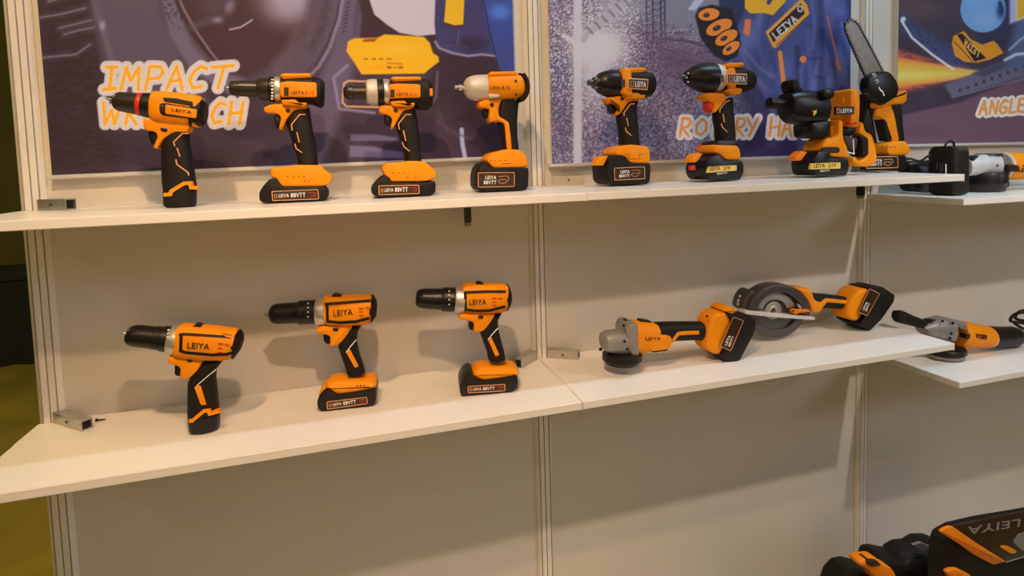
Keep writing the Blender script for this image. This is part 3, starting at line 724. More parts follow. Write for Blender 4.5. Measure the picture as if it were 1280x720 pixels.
pmat = bpy.data.materials.new('printed_sheet'); pmat.use_nodes = True
_b = pmat.node_tree.nodes['Principled BSDF']; _b.inputs['Roughness'].default_value = .5; _b.inputs['Specular IOR Level'].default_value = .25
_a = pmat.node_tree.nodes.new('ShaderNodeVertexColor'); _a.layer_name = 'print'
pmat.node_tree.links.new(_a.outputs['Color'], _b.inputs['Base Color'])
def poster(label, bl, br, tl, painter, ref, ink=1.0, tint=(1, 1, 1), white=.62):
    """bl, br: bottom corners in the photo; tl: a point on the left edge further up"""
    y = -.004; A, B, T = hit(*bl, 1, y), hit(*br, 1, y), hit(*tl, 1, y)
    ztop = GZ+2.02; zf = GZ+1.90
    n = 560; rows = [0]; z0 = min(A[2], B[2])
    m = int((zf-z0)/.00165); zs = [k/m for k in range(m+1)]
    x0, x1 = A[0], B[0]; xs = np.linspace(x0, x1, n)
    zb = A[2]+(B[2]-A[2])*(xs-x0)/(x1-x0)
    Z = []
    for t in zs: Z.append(zb+(zf-zb)*t)
    Z.append(np.full(n, ztop)); Z = np.array(Z); R = len(Z)
    sl = (T[0]-A[0])/(T[2]-A[2]); X = xs[None, :]+np.zeros_like(Z)
    V = np.stack([X, np.full_like(X, y), Z], -1).reshape(-1, 3)
    v = V-CAM; d = v@FW; PX = CX+F*(v@RT)/d; PY = CY-F*(v@UP)/d
    pr = Print(PX, PY); painter(pr)
    q = np.clip(pr.C, 0, 255)/255; lum = q.mean(1, keepdims=True); sat = q.max(1, keepdims=True)-q.min(1, keepdims=True)
    k = np.clip(1.25-lum*1.5-sat*1.2, 0, 1); pr.C = 255*q**(1+(ink-1)*np.clip(1-sat, 0, 1))*(1+(np.array(tint)-1)*k)
    col = lin(np.clip(pr.C, 0, 255))/lin(ref)*white; col = col*np.minimum(1, .88/np.maximum(col.max(1, keepdims=True), 1e-6)); col = np.clip(col, 0.002, .9)
    me = bpy.data.meshes.new('printed_sheet')
    i = np.arange((R-1)*(n-1)); r = i//(n-1); c = i % (n-1); a = r*n+c
    fc = np.stack([a, a+1, a+n+1, a+n], -1).astype(np.int32)
    me.vertices.add(len(V)); me.vertices.foreach_set('co', V.reshape(-1).astype(np.float32))
    me.loops.add(fc.size); me.loops.foreach_set('vertex_index', fc.reshape(-1))
    me.polygons.add(len(fc)); me.polygons.foreach_set('loop_start', np.arange(0, fc.size, 4, dtype=np.int32))
    me.update(calc_edges=True); me.validate()
    at = me.color_attributes.new('print', 'FLOAT_COLOR', 'POINT')
    at.data.foreach_set('color', np.concatenate([col, np.ones((len(col), 1))], 1).reshape(-1).astype(np.float32))
    e = bpy.data.objects.new('poster', None); C.objects.link(e); tag(e, label, 'poster', 'advertising posters on the booth wall')
    o = link('printed_sheet', me, pmat, e)
    bm = bmesh.new(); Q = [(x0, A[2]), (x1, B[2]), (x1, ztop), (x0, ztop)]
    a_ = [bm.verts.new((q[0], y+.0006, q[1])) for q in Q]; b_ = [bm.verts.new((q[0], .0115, q[1])) for q in Q]
    bm.faces.new(a_); bm.faces.new(b_[::-1])
    for k in range(4): bm.faces.new([a_[k], b_[k], b_[(k+1) % 4], a_[(k+1) % 4]])
    bm_obj('backing_board', bm, PST, e, 0)
    bm = bmesh.new(); h = .0085
    prof = [(-.005, -h), (-.0095, -h*.75), (-.0095, -h*.15), (-.0062, 0), (.008, 0), (.008, -h)]
    P = [[bm.verts.new((x, q[0], z+q[1])) for q in prof] for x, z in ((x0-.006, A[2]), (x1+.002, B[2]))]
    bm.faces.new(P[0]); bm.faces.new(P[1][::-1])
    for k in range(len(prof)): bm.faces.new([P[0][k], P[1][k], P[1][(k+1) % 6], P[0][(k+1) % 6]])
    bm_obj('bottom_rail', bm, RAL, e, 20)
poster('dark purple poster with a tyre and orange impact wrench lettering', (65, 219), (646, 194), (53, 0), poster_one, (208, 176, 138), 1.06, (1.0, .84, .80), .60)
poster('poster with a blue jacketed worker and orange rotary hammer lettering', (690, 205), (1062, 192), (688, 0), poster_two, (184, 170, 154), 1.30, (1.0, 1.0, 1.0), .64)
poster('poster with a grinder throwing yellow sparks, cut by the right edge', (1121, 180.5), (1360, 176), (1126, 0), poster_three, (168, 164, 166), 1.08, (1.0, .97, .9), .66)
# ================================================================ the tools
def battery_label(t, parent, P, hw, txt1, txt2, icon=True, w=None):
    """P: four corners of the printed frame (tl, tr, br, bl)"""
    w = -hw-.0007 if w is None else w
    lb = t.slab('battery_label', P, w, w+.0006, LAB, parent, r=5, bev=0, plane=w)
    t.line('frame_line', round_px(P, 5), 3.2, w-.0004, OPR, lb, th=.0003, closed=True)
    return lb, w-.0005
def round_px(P, r):
    return [tuple(p) for p in round_poly(P, r)]
def bl(P, a, b):
    """bilinear point inside the quad P"""
    P = [np.array(p, float) for p in P]
    return tuple((P[0]*(1-a)+P[1]*a)*(1-b)+(P[3]*(1-a)+P[2]*a)*b)
def one_line(t, lb, P, w, two=False):
    q = 3.0
    def T(s, a0, a1, b, h): 
        p0, p1 = bl(P, a0, b), bl(P, a1, b); hh = np.linalg.norm(np.array(P[3])-np.array(P[0]))*h
        t.text(s, p0, p1, hh, w, WPR, lb)
    if two:
        T('LEIYA', .20, .50, .46, .24); T('88VTT', .15, .50, .80, .24)
        pp = [bl(P, a, b) for a, b in ((.56, .28), (.82, .24), (.85, .48), (.76, .72), (.66, .78), (.56, .68), (.58, .50), (.78, .50))]
        t.line('printed_drawing', pp, 2, w, OPR, lb, th=.0003)
    else:
        T('LEIYA', .14, .36, .68, .36); T('88VTT', .40, .72, .72, .46)
        pp = [bl(P, a, b) for a, b in ((.05, .35), (.10, .35), (.10, .7), (.05, .7))]; t.line('printed_mark', pp, 2, w, OPR, lb, th=.0003, closed=True)
        pp = [bl(P, a, b) for a, b in ((.80, .32), (.93, .32), (.93, .66), (.84, .72))]; t.line('printed_mark', pp, 2.4, w, RED, lb, th=.0003)

def grip_lines(t, h, hw, L1, L2, L3, wd=3):
    w = -hw-.0006
    for P in (L1, L2, L3): t.line('grip_line', P, wd, w, OPR, h, th=.002)

def ring_marks(t, parent, x, ay, r, n=6, slope=0, size=5):
    k = t.px(x, ay); R = r*k
    for i in range(n):
        a = (-.78+1.56*i/(n-1)); y = ay+r*math.sin(a)
        t.screw(x-slope*(y-ay), y, size, -R*math.cos(a)-.0004, WPR, parent, 'torque_mark')

# ---- upper row, 1: slim drill with a red ring
t = Tool('drill_driver', 'slim yellow drill with a red ringed chuck, leftmost on the upper shelf', 'drill', (120, 90, 4), (420, 680), -.135, 'T1', 0)
t.lathe('drill_bit', (42, 130), (85, 143), [(42, 2), (60, 4), (62, 7), (86, 9)], STL)
t.lathe('chuck', (80, 143), (292, 172), [(80, 14), (92, 36), (106, 46), (120, 50), (208, 56), (212, 52)], BRW)
t.lathe('red_ring', (80, 143), (292, 172), [(210, 58), (214, 60), (230, 60), (234, 58)], RED)
tc = t.lathe('torque_collar', (80, 143), (292, 172), [(233, 58), (236, 62), (272, 66), (294, 66)], DRK)
ring_marks(t, tc, 281, 170, 66, 6, .13)
S1 = [((290, 98), (280, 245), .026), ((330, 98), (320, 262), .029), ((430, 106), (420, 272), .030), ((520, 120), (500, 282), .029), ((545, 140), (525, 278), .025)]
b = t.loft('motor_housing', S1, YEL, ex=3.2)
t.skin('vent_strip', [(335, 128), (400, 132), (484, 150), (486, 172), (430, 162), (342, 148)], S1, BLK, b)
t.slab('side_panel', [(318, 158), (345, 156), (500, 182), (498, 240), (470, 236), (330, 218), (316, 200)], -.0312, -.022, BLK, b, plane=-.03)
pn = t.slab('name_panel', [(345, 162), (505, 188), (500, 236), (345, 212)], -.0322, -.025, YEL, b, plane=-.031)
t.text('LEIYA', (378, 198), (478, 212), 15, -.0329, DPR, pn)
t.slab('front_window', [(318, 165), (340, 168), (340, 205), (318, 202)], -.0322, -.025, LAB, b, plane=-.031)
t.loft('rear_cap', [((488, 142), (470, 282), .0305), ((540, 140), (520, 278), .0285), ((556, 160), (545, 262), .020)], BLK, ex=3)
g = t.slab('trigger_guard', [(252, 246), (290, 240), (480, 262), (474, 310), (405, 306), (345, 345), (322, 392), (298, 386), (322, 330), (312, 306), (252, 296)], -.018, .018, YEL, r=8, bev=.004)
t.slab('direction_switch', [(338, 284), (372, 288), (372, 306), (340, 302)], -.021, .021, DRK, g)
t.slab('trigger', [(264, 298), (312, 306), (318, 335), (302, 376), (280, 362)], -.009, .009, DRK, r=8, bev=.003)
h = t.loft('handle', [((350, 318), (470, 285), .015), ((330, 370), (468, 330), .018), ((328, 420), (474, 400), .019), ((330, 500), (492, 500), .020), ((334, 580), (502, 570), .021)], BLK)
grip_lines(t, h, .019, [(465, 311), (432, 311), (388, 355), (394, 376)], [(405, 385), (420, 430)], [(400, 444), (404, 468), (462, 512), (463, 526)], 5)
bt = t.loft('battery', [((334, 560), (503, 555), .0225), ((338, 600), (503, 590), .0225), ((340, 670), (502, 665), .0225), ((346, 686), (498, 682), .021)], BLK)
t.line('orange_band', [(338, 624), (372, 622), (376, 606), (440, 566), (470, 564), (476, 588), (508, 588)], 17, -.0236, YEL, bt, th=.012)
t.rest()

def twin(kind):
    pass
# ---- upper row, 2: hammer drill with long black chuck
t = Tool('drill_driver', 'yellow cordless drill with long dark chuck, second from left on the upper shelf', 'drill', (280, 80, 4), (355, 700), -.13, 'T1', 0)
t.lathe('drill_bit', (2, 120), (30, 122), [(2, 9), (8, 13), (14, 10), (30, 10)], STL)
t.lathe('chuck', (25, 122), (252, 128), [(25, 20), (32, 34), (46, 38), (74, 38), (78, 41), (165, 42), (167, 50), (182, 57), (236, 60)], BRW)
tc = t.lathe('torque_collar', (25, 122), (252, 128), [(226, 60), (232, 66), (250, 67), (254, 66)], DRK)
ring_marks(t, tc, 241, 128, 68, 7, 0, 6)
t.lathe('gear_ring', (25, 122), (290, 129), [(253, 64), (262, 68), (286, 66), (292, 64)], SIL)
b = t.loft('motor_housing', [((286, 64), (288, 196), .026), ((340, 62), (345, 200), .029), ((430, 66), (430, 204), .030), ((450, 68), (450, 208), .030)], BLK, ex=3.2)
t.slab('top_rail', [(285, 66), (302, 56), (438, 56), (440, 82), (300, 90)], -.030, .030, YEL, b, bev=.006)
pn = t.slab('name_panel', [(286, 104), (330, 98), (468, 104), (470, 178), (340, 176), (290, 178)], -.0325, .0325, YEL, b, bev=.003)
t.slab('front_window', [(300, 118), (323, 118), (323, 162), (300, 160)], -.0331, -.03, LAB, pn, bev=0, plane=-.033)
t.text('LEIYA', (335, 154), (402, 154), 17, -.0331, DPR, pn); t.text('8.15', (408, 154), (450, 154), 17, -.0331, RED, pn)
t.slab('lower_rail', [(290, 188), (365, 184), (380, 205), (420, 200), (418, 222), (300, 215)], -.028, .028, YEL, b, bev=.004)
t.loft('rear_cap', [((448, 66), (448, 210), .031), ((485, 76), (482, 222), .030), ((504, 92), (500, 214), .022)], BLK, ex=3)
g = t.slab('trigger_guard', [(202, 224), (240, 208), (300, 205), (418, 200), (421, 228), (352, 240), (314, 292), (292, 342), (279, 330), (290, 272), (268, 254), (208, 250)], -.018, .018, YEL, r=8, bev=.004)
t.screw(320, 236, 12, -.0185, LAB, g, 'direction_switch')
t.slab('trigger', [(250, 258), (288, 262), (290, 300), (276, 336), (256, 312)], -.009, .009, DRK, r=8, bev=.003)
h = t.loft('handle', [((318, 262), (424, 214), .016), ((308, 300), (434, 262), .018), ((326, 350), (444, 330), .019), ((348, 420), (460, 400), .019), ((366, 480), (468, 470), .020), ((372, 525), (472, 525), .022)], BLK)
grip_lines(t, h, .0185, [(408, 256), (378, 256), (337, 308), (341, 338)], [(364, 345), (377, 398)], [(354, 405), (362, 430), (433, 480), (438, 497)], 5)
f = t.slab('battery_foot', [(238, 548), (248, 526), (350, 516), (370, 512), (490, 514), (505, 538), (545, 560), (540, 602), (500, 622), (296, 624), (268, 580), (242, 574)], -.034, .034, YEL, r=8, bev=.0045)
for x in (318, 347, 376, 400): t.screw(x, 571, 3.2, -.0342, DPR, f, 'vent_slot')
for x in (404, 424, 448): t.screw(x, 593, 3, -.0342, DPR, f, 'charge_lamp')
bt = t.slab('battery', [(184, 650), (205, 615), (240, 578), (272, 580), (300, 620), (505, 616), (524, 636), (526, 670), (514, 692), (205, 705), (186, 692)], -.037, .037, BLK, r=8, bev=.0035)
P = [(240, 648), (470, 638), (474, 686), (244, 694)]
lb, w = battery_label(t, bt, P, .037, '', ''); one_line(t, lb, P, w)
t.rest()

# ---- upper row, 3
t = Tool('drill_driver', 'yellow cordless drill with silver ringed chuck, in front of the printed battery foot', 'drill', (420, 80, 4), (335, 665), -.13, 'T1', 0)
t.lathe('chuck', (36, 142), (206, 142), [(36, 16), (40, 26), (52, 34), (64, 38), (86, 38), (88, 34), (150, 36), (152, 40)], BRW)
gr = t.lathe('chuck_sleeve', (36, 142), (206, 142), [(148, 50), (154, 62), (166, 66), (196, 68), (206, 66)], CRM)
for i in range(9):
    y = 84+i*14; t.slab('grip_notch', [(156, y), (176, y), (176, y+6), (156, y+6)], -.0178+.010*(abs(y+3-142)/60)**2, -.006, GUN, gr, r=1, bev=0, plane=-.015)
t.lathe('torque_collar', (36, 142), (270, 142), [(204, 66), (208, 71), (232, 72), (236, 68)], DRK)
t.lathe('gear_ring', (36, 142), (270, 142), [(235, 64), (242, 68), (262, 67), (270, 64)], SIL)
b = t.loft('motor_housing', [((264, 78), (266, 208), .026), ((320, 74), (325, 212), .029), ((400, 76), (400, 214), .030), ((425, 78), (425, 220), .030)], BLK, ex=3.2)
t.slab('top_rail', [(266, 84), (280, 72), (420, 72), (420, 95), (285, 100)], -.030, .030, YEL, b, bev=.006)
pn = t.slab('name_panel', [(258, 112), (300, 108), (414, 112), (415, 178), (320, 178), (264, 182)], -.0325, .0325, YEL, b, bev=.003)
t.slab('front_window', [(272, 128), (293, 128), (293, 166), (272, 166)], -.0331, -.03, LAB, pn, bev=0, plane=-.033)
t.text('LEIYA', (304, 160), (364, 160), 17, -.0331, DPR, pn); t.text('8.15', (370, 160), (406, 160), 17, -.0331, RED, pn)
t.slab('lower_rail', [(266, 192), (340, 188), (352, 208), (388, 196), (386, 222), (275, 218)], -.028, .028, YEL, b, bev=.004)
c = t.loft('rear_cap', [((400, 74), (400, 226), .031), ((455, 78), (452, 232), .031), ((476, 96), (474, 222), .024), ((482, 120), (482, 200), .014)], BLK, ex=3)
t.slab('cap_button', [(455, 132), (474, 128), (476, 168), (458, 172)], -.030, .030, YEL, c, bev=.003)
g = t.slab('trigger_guard', [(213, 228), (224, 210), (300, 212), (386, 196), (387, 224), (332, 240), (302, 292), (282, 328), (270, 322), (280, 276), (250, 256), (214, 246)], -.018, .018, YEL, r=8, bev=.004)
t.screw(299, 232, 12, -.0185, LAB, g, 'direction_switch')
t.slab('trigger', [(238, 254), (276, 260), (278, 290), (264, 318), (244, 304)], -.009, .009, DRK, r=8, bev=.003)
h = t.loft('handle', [((300, 256), (392, 210), .016), ((294, 290), (402, 256), .018), ((306, 340), (412, 320), .019), ((326, 400), (420, 390), .019), ((338, 450), (424, 450), .020), ((344, 495), (428, 495), .022)], BLK)
grip_lines(t, h, .0185, [(376, 253), (350, 253), (312, 300), (318, 328)], [(337, 332), (349, 384)], [(331, 390), (340, 414), (398, 460), (404, 480)], 5)
f = t.slab('battery_foot', [(224, 524), (240, 496), (330, 490), (350, 486), (440, 488), (464, 512), (496, 538), (492, 568), (452, 587), (268, 590), (238, 560)], -.034, .034, YEL, r=8, bev=.0045)
for x in (285, 312, 338, 362): t.screw(x, 545, 3.2, -.0342, DPR, f, 'vent_slot')
for x in (358, 396): t.screw(x, 566, 3, -.0342, DPR, f, 'charge_lamp')
bt = t.slab('battery', [(176, 616), (196, 588), (230, 555), (256, 560), (272, 588), (446, 590), (484, 580), (492, 600), (490, 640), (470, 656), (200, 668), (178, 652)], -.037, .037, BLK, r=8, bev=.0035)
P = [(214, 610), (414, 606), (416, 648), (216, 655)]
lb, w = battery_label(t, bt, P, .037, '', ''); one_line(t, lb, P, w)
t.rest()

# ---- upper row, 4: impact wrench with a cream nose
t = Tool('impact_wrench', 'yellow impact wrench with cream metal nose, left of the middle post', 'impact wrench', (560, 80, 4.364), (285, 690), -.11, 'T1', 0)
t.lathe('square_drive', (34, 126), (92, 130), [(34, 6), (38, 11), (50, 11), (54, 9), (58, 16), (74, 17), (78, 11), (92, 12)], SIL)
t.lathe('nose', (86, 131), (215, 131), [(86, 14), (90, 34), (100, 50), (118, 62), (145, 70), (180, 73), (215, 74)], CRM)
b = t.loft('motor_housing', [((206, 58), (206, 198), .031), ((260, 54), (262, 200), .033), ((340, 52), (345, 196), .033), ((385, 62), (392, 188), .030), ((405, 85), (410, 165), .022)], YEL, ex=2.6)
t.slab('top_rail', [(206, 60), (222, 52), (350, 50), (360, 60), (345, 76), (210, 76)], -.029, .029, YEL, b, bev=.004)
t.slab('front_boss', [(204, 170), (262, 168), (268, 190), (206, 196)], -.030, .030, CRM, b, bev=.004)
t.text('LEIYA', (234, 137), (286, 137), 17, -.0345, DPR, b); t.text('8.15', (294, 137), (338, 137), 17, -.0345, DPR, b)
c = t.slab('rear_cap', [(368, 56), (395, 56), (420, 78), (434, 115), (434, 150), (420, 188), (395, 212), (370, 208), (388, 186), (405, 150), (405, 105), (390, 75)], -.026, .026, BLK, r=10, bev=.008)
for x, y in ((370, 92), (372, 166)): t.screw(x, y, 8, -.0325, DPR, c)
g = t.slab('trigger_frame', [(158, 208), (214, 196), (285, 188), (266, 242), (266, 288), (322, 316), (346, 470), (312, 470), (294, 324), (246, 308), (222, 322), (214, 300), (218, 246), (160, 240)], -.0195, .0195, YEL, r=7, bev=.004)
t.screw(240, 222, 12, -.020, LAB, g, 'direction_switch')
t.slab('trigger', [(186, 246), (218, 250), (216, 290), (202, 302), (192, 284)], -.008, .008, DRK, r=6, bev=.003)
h = t.loft('handle', [((262, 205), (385, 200), .017), ((258, 270), (378, 260), .018), ((270, 330), (374, 330), .0185), ((290, 400), (376, 400), .019), ((306, 470), (384, 470), .020)], BLK)
f = t.slab('battery_foot', [(172, 522), (208, 486), (278, 472), (300, 466), (380, 468), (410, 490), (434, 520), (434, 552), (400, 562), (215, 566)], -.034, .034, YEL, r=8, bev=.0045)
for x in (233, 258, 283, 308): t.screw(x, 522, 3.6, -.0342, DPR, f, 'vent_slot')
t.line('printed_rule', [(288, 542), (344, 540)], 2, -.0345, DPR, f)
bt = t.slab('battery', [(122, 605), (134, 562), (172, 528), (208, 562), (432, 560), (438, 582), (434, 660), (424, 682), (142, 692), (124, 668)], -.038, .038, BLK, r=8, bev=.0035)
P = [(164, 590), (362, 588), (362, 664), (166, 668)]
lb, w = battery_label(t, bt, P, .038, '', ''); one_line(t, lb, P, w, True)
t.rest()

# ---- upper row, 5: impact wrench, black nose
def label_box(t, b, P, w, txt=True):
    fr = t.slab('name_frame', P, w, w+.01, OPR, b, r=4, bev=.001, plane=w)
    I = [bl(P, a, c) for a, c in ((.05, .12), (.95, .12), (.95, .88), (.05, .88))]
    pl_ = t.slab('name_plate', I, w-.0006, w+.002, LAB, fr, r=3, bev=0, plane=w) if False else t.slab('name_plate', I, w-.0006, w+.002, LAB, b, r=3, bev=0, plane=w)
    t.text('LEIYA', bl(P, .36, .76), bl(P, .9, .76), np.linalg.norm(np.array(P[3])-np.array(P[0]))*.5, w-.0011, WPR, pl_)
    t.line('printed_mark', [bl(P, a, c) for a, c in ((.14, .3), (.28, .3), (.28, .75), (.14, .75))], 2.5, w-.001, OPR, pl_, th=.0003, closed=True)
t = Tool('impact_wrench', 'yellow impact wrench with black nose, first tool right of the middle post', 'impact wrench', (720, 75, 4.364), (250, 688), -.115, 'T2', 4)
t.lathe('square_drive', (62, 124), (112, 126), [(62, 10), (66, 16), (86, 17), (90, 12), (112, 13)], GUN)
n_ = t.lathe('nose', (98, 126), (222, 132), [(98, 24), (102, 34), (116, 42), (124, 56), (150, 68), (180, 78), (222, 80)], DRK)
t.lathe('nose_ring', (94, 126), (222, 132), [(94, 20), (95, 32), (104, 34), (106, 28)], GUN)
for x, y in ((112, 98), (112, 152), (108, 104)): t.screw(x, y, 6, -.014, STL, n_)
b = t.loft('motor_housing', [((216, 52), (216, 208), .031), ((260, 56), (262, 214), .034), ((340, 60), (344, 216), .034), ((395, 72), (392, 204), .030), ((412, 96), (410, 182), .022)], BLK, ex=2.8)
t.slab('front_band', [(214, 60), (232, 56), (262, 60), (268, 210), (235, 206), (214, 190)], -.0345, .0345, YEL, b, bev=.005)
t.slab('top_rail', [(230, 66), (250, 52), (345, 52), (350, 64), (330, 80), (240, 84)], -.030, .030, YEL, b, bev=.004)
t.slab('front_window', [(246, 106), (268, 106), (268, 148), (246, 148)], -.0352, -.03, LAB, b, bev=0, plane=-.035)
t.slab('lower_rail', [(236, 186), (300, 184), (320, 200), (345, 196), (338, 222), (240, 220)], -.030, .030, YEL, b, bev=.004)
label_box(t, b, [(284, 98), (396, 104), (392, 166), (284, 158)], -.0365)
g = t.slab('trigger_guard', [(150, 212), (216, 202), (330, 200), (330, 226), (266, 236), (236, 282), (214, 308), (203, 300), (214, 262), (184, 242), (164, 236)], -.018, .018, YEL, r=8, bev=.004)
t.screw(252, 214, 12, -.0185, LAB, g, 'direction_switch')
t.slab('trigger', [(172, 246), (212, 252), (214, 288), (192, 302), (176, 280)], -.009, .009, DRK, r=7, bev=.003)
h = t.loft('handle', [((248, 244), (334, 218), .016), ((222, 300), (322, 270), .018), ((228, 350), (328, 330), .019), ((238, 410), (334, 400), .019), ((244, 480), (338, 478), .021)], BLK)
grip_lines(t, h, .0185, [(320, 240), (298, 242), (263, 290), (264, 308)], [(278, 318), (286, 364)], [(270, 372), (276, 392), (318, 430), (324, 446)], 4.5)
f = t.slab('battery_foot', [(144, 512), (166, 482), (250, 470), (380, 478), (396, 500), (402, 560), (392, 572), (248, 570), (214, 534), (150, 530)], -.035, .035, YEL, r=8, bev=.0045)
t.line('printed_rule', [(262, 518), (290, 520), (290, 545), (345, 545), (345, 518), (368, 520)], 1.8, -.0353, DPR, f)
bt = t.slab('battery', [(92, 590), (98, 562), (120, 534), (180, 524), (214, 532), (248, 568), (398, 568), (402, 600), (394, 672), (374, 684), (124, 690), (98, 668)], -.038, .038, BLK, r=8, bev=.0035)
t.slab('release_clip', [(108, 580), (124, 534), (176, 526), (150, 582)], -.0392, -.012, YEL, bt, plane=-.038, r=4, bev=.002)
P = [(210, 596), (374, 588), (376, 654), (212, 662)]
lb, w = battery_label(t, bt, P, .038, '', ''); one_line(t, lb, P, w, True)
t.rest()

# ---- upper row, 6: impact wrench with red trigger
t = Tool('impact_wrench', 'impact wrench with black nose, silver collar and red trigger', 'impact wrench', (840, 70, 4.364), (235, 680), -.115, 'T2', 4)
t.lathe('square_drive', (44, 112), (92, 116), [(44, 8), (48, 12), (80, 13), (92, 13)], GUN)
n_ = t.lathe('nose', (74, 116), (218, 120), [(74, 22), (78, 36), (96, 48), (120, 66), (150, 78), (180, 84), (218, 84)], DRK)
for x, y in ((88, 94), (88, 142), (80, 118)): t.screw(x, y, 6, -.014, STL, n_)
t.lathe('silver_collar', (74, 116), (262, 121), [(214, 80), (218, 82), (252, 76), (260, 74)], CRM)
b = t.loft('motor_housing', [((252, 62), (252, 190), .031), ((310, 62), (310, 210), .034), ((380, 72), (380, 206), .033), ((420, 88), (418, 190), .026), ((436, 108), (434, 172), .018)], BLK, ex=2.8)
t.slab('front_band', [(248, 100), (262, 78), (296, 74), (300, 190), (262, 180), (248, 150)], -.0345, .0345, YEL, b, bev=.005)
t.slab('top_rail', [(258, 64), (272, 46), (345, 46), (352, 58), (335, 74), (262, 78)], -.030, .030, YEL, b, bev=.004)
t.slab('front_window', [(262, 104), (282, 104), (282, 142), (262, 142)], -.0352, -.03, LAB, b, bev=0, plane=-.035)
t.slab('lower_rail', [(266, 186), (298, 176), (338, 184), (338, 214), (290, 222), (262, 200)], -.030, .030, YEL, b, bev=.004)
label_box(t, b, [(300, 94), (410, 96), (410, 156), (300, 152)], -.0365)
g = t.slab('trigger_guard', [(150, 214), (176, 204), (262, 208), (275, 240), (240, 282), (212, 316), (200, 310), (208, 262), (178, 248), (158, 236)], -.018, .018, YEL, r=8, bev=.004)
t.slab('trigger', [(180, 252), (218, 252), (222, 280), (204, 314), (184, 300)], -.012, .012, RED, r=7, bev=.003)
h = t.loft('handle', [((256, 250), (322, 226), .016), ((228, 300), (324, 275), .018), ((230, 350), (328, 330), .019), ((240, 400), (332, 395), .019), ((246, 478), (334, 474), .021)], BLK)
grip_lines(t, h, .0185, [(318, 242), (296, 250), (262, 292), (263, 308)], [(280, 318), (286, 364)], [(270, 370), (276, 390), (318, 430), (322, 446)], 4.5)
t.slab('foot_top', [(160, 478), (180, 466), (335, 464), (356, 484), (356, 500), (150, 500)], -.030, .030, DRK, r=6, bev=.004, fit=True)
f = t.slab('battery_foot', [(134, 508), (146, 490), (340, 492), (360, 510), (372, 540), (366, 572), (240, 574), (190, 542), (140, 532)], -.035, .035, YEL, r=10, bev=.007)
t.screw(156, 490, 8, -.0352, RED, f, 'side_lamp')
bt = t.slab('battery', [(78, 612), (98, 572), (150, 548), (190, 540), (240, 572), (362, 568), (384, 592), (382, 640), (354, 680), (108, 682), (84, 650)], -.038, .038, DRK, r=8, bev=.0035)
t.slab('release_clip', [(98, 582), (112, 550), (140, 530), (168, 536), (148, 562), (130, 584)], -.0392, -.012, YEL, bt, plane=-.038, r=4, bev=.002)
t.slab('red_button', [(100, 602), (126, 600), (128, 624), (102, 626)], -.0388, -.03, RED, bt, r=3, bev=.0005, plane=-.038)
lb = t.slab('battery_label', [(196, 606), (352, 598), (352, 628), (184, 640)], -.0386, -.03, GPR, bt, r=4, bev=0, plane=-.038)
t.text('LEIYA', (205, 628), (262, 624), 20, -.0391, LAB, lb); t.text('21V', (282, 624), (318, 622), 18, -.0391, LAB, lb)
t.text('88VTT', (246, 650), (302, 647), 10, -.0385, WPR, bt)
t.line('light_edge', [(215, 582), (330, 574)], 5, -.0384, GRY, bt)
t.rest()

# ---- upper row, 7: rotary hammer
t = Tool('rotary_hammer', 'yellow rotary hammer with D handle and large black front housing', 'rotary hammer', (950, 95, 5.5375), (420, 688), -.135, 'T2', 1)
t.lathe('tool_holder', (58, 186), (225, 196), [(58, 26), (62, 38), (120, 40), (126, 30), (160, 32), (164, 46), (226, 50)], DRK)
t.slab('side_handle', [(178, 60), (186, 34), (206, 26), (226, 36), (236, 80), (262, 96), (258, 130), (196, 128)], -.022, .022, BLK, r=12, bev=.007)
b = t.loft('front_housing', [((208, 150), (208, 250), .024), ((228, 110), (234, 290), .032), ((270, 92), (268, 320), .036), ((340, 88), (344, 334), .038), ((420, 92), (424, 340), .037), ((482, 108), (482, 330), .034)], DRK, ex=2.6, front=True)
t.slab('motor_block', [(352, 320), (486, 300), (486, 425), (368, 425), (356, 380)], -.034, .034, DRK, r=10, bev=.008, plane=-.030)
kb = t.lathe('mode_knob', (449, 110), (449, 140), [(0, 38), (1, 38)], DRK, key='t') if False else t.slab('mode_knob', [(449+38*math.cos(k*PI/10), 125+38*math.sin(k*PI/10)) for k in range(20)], -.050, -.02, DRK, r=0, bev=.004)
t.slab('gold_mark', [(362, 236), (378, 244), (390, 232), (388, 256), (372, 276), (372, 256)], -.0392, -.03, GPR, b, r=2, bev=0, plane=-.038)
hs = t.slab('motor_housing', [(482, 112), (560, 106), (662, 118), (680, 150), (690, 200), (680, 262), (666, 330), (655, 352), (545, 350), (484, 318)], -.036, .036, YEL, fit=True, r=14, bev=.010)
t.line('vent_slot', [(578, 148), (580, 190)], 7, -.0368, DYE, hs)
t.slab('name_plate', [(525, 212), (650, 210), (650, 262), (525, 268)], -.0368, -.03, LAB, hs, r=4, bev=0, plane=-.036)
t.text('LEIYA', (560, 254), (640, 250), 26, -.0373, WPR, hs); t.line('printed_mark', [(534, 228), (550, 227), (550, 254), (534, 255)], 4, -.0372, OPR, hs, th=.0003, closed=True)
t.slab('direction_switch', [(600, 322), (648, 314), (646, 334), (602, 338)], -.038, -.02, RED, hs, r=4, bev=.001)
lg = t.slab('front_leg', [(484, 310), (546, 320), (546, 432), (600, 500), (606, 568), (400, 562), (380, 526), (288, 522), (340, 444), (372, 428), (484, 426)], -.034, .034, YEL, fit=True, r=10, bev=.008)
for k in range(6): t.line('vent_slot', [(492, 350+k*14), (512, 350+k*14)], 5, -.0346, DYE, lg)
t.slab('dark_window', [(428, 500), (440, 490), (538, 490), (552, 504), (548, 524), (536, 532), (440, 530), (428, 520)], -.0348, -.03, LAB, lg, r=6, bev=0, plane=-.034)
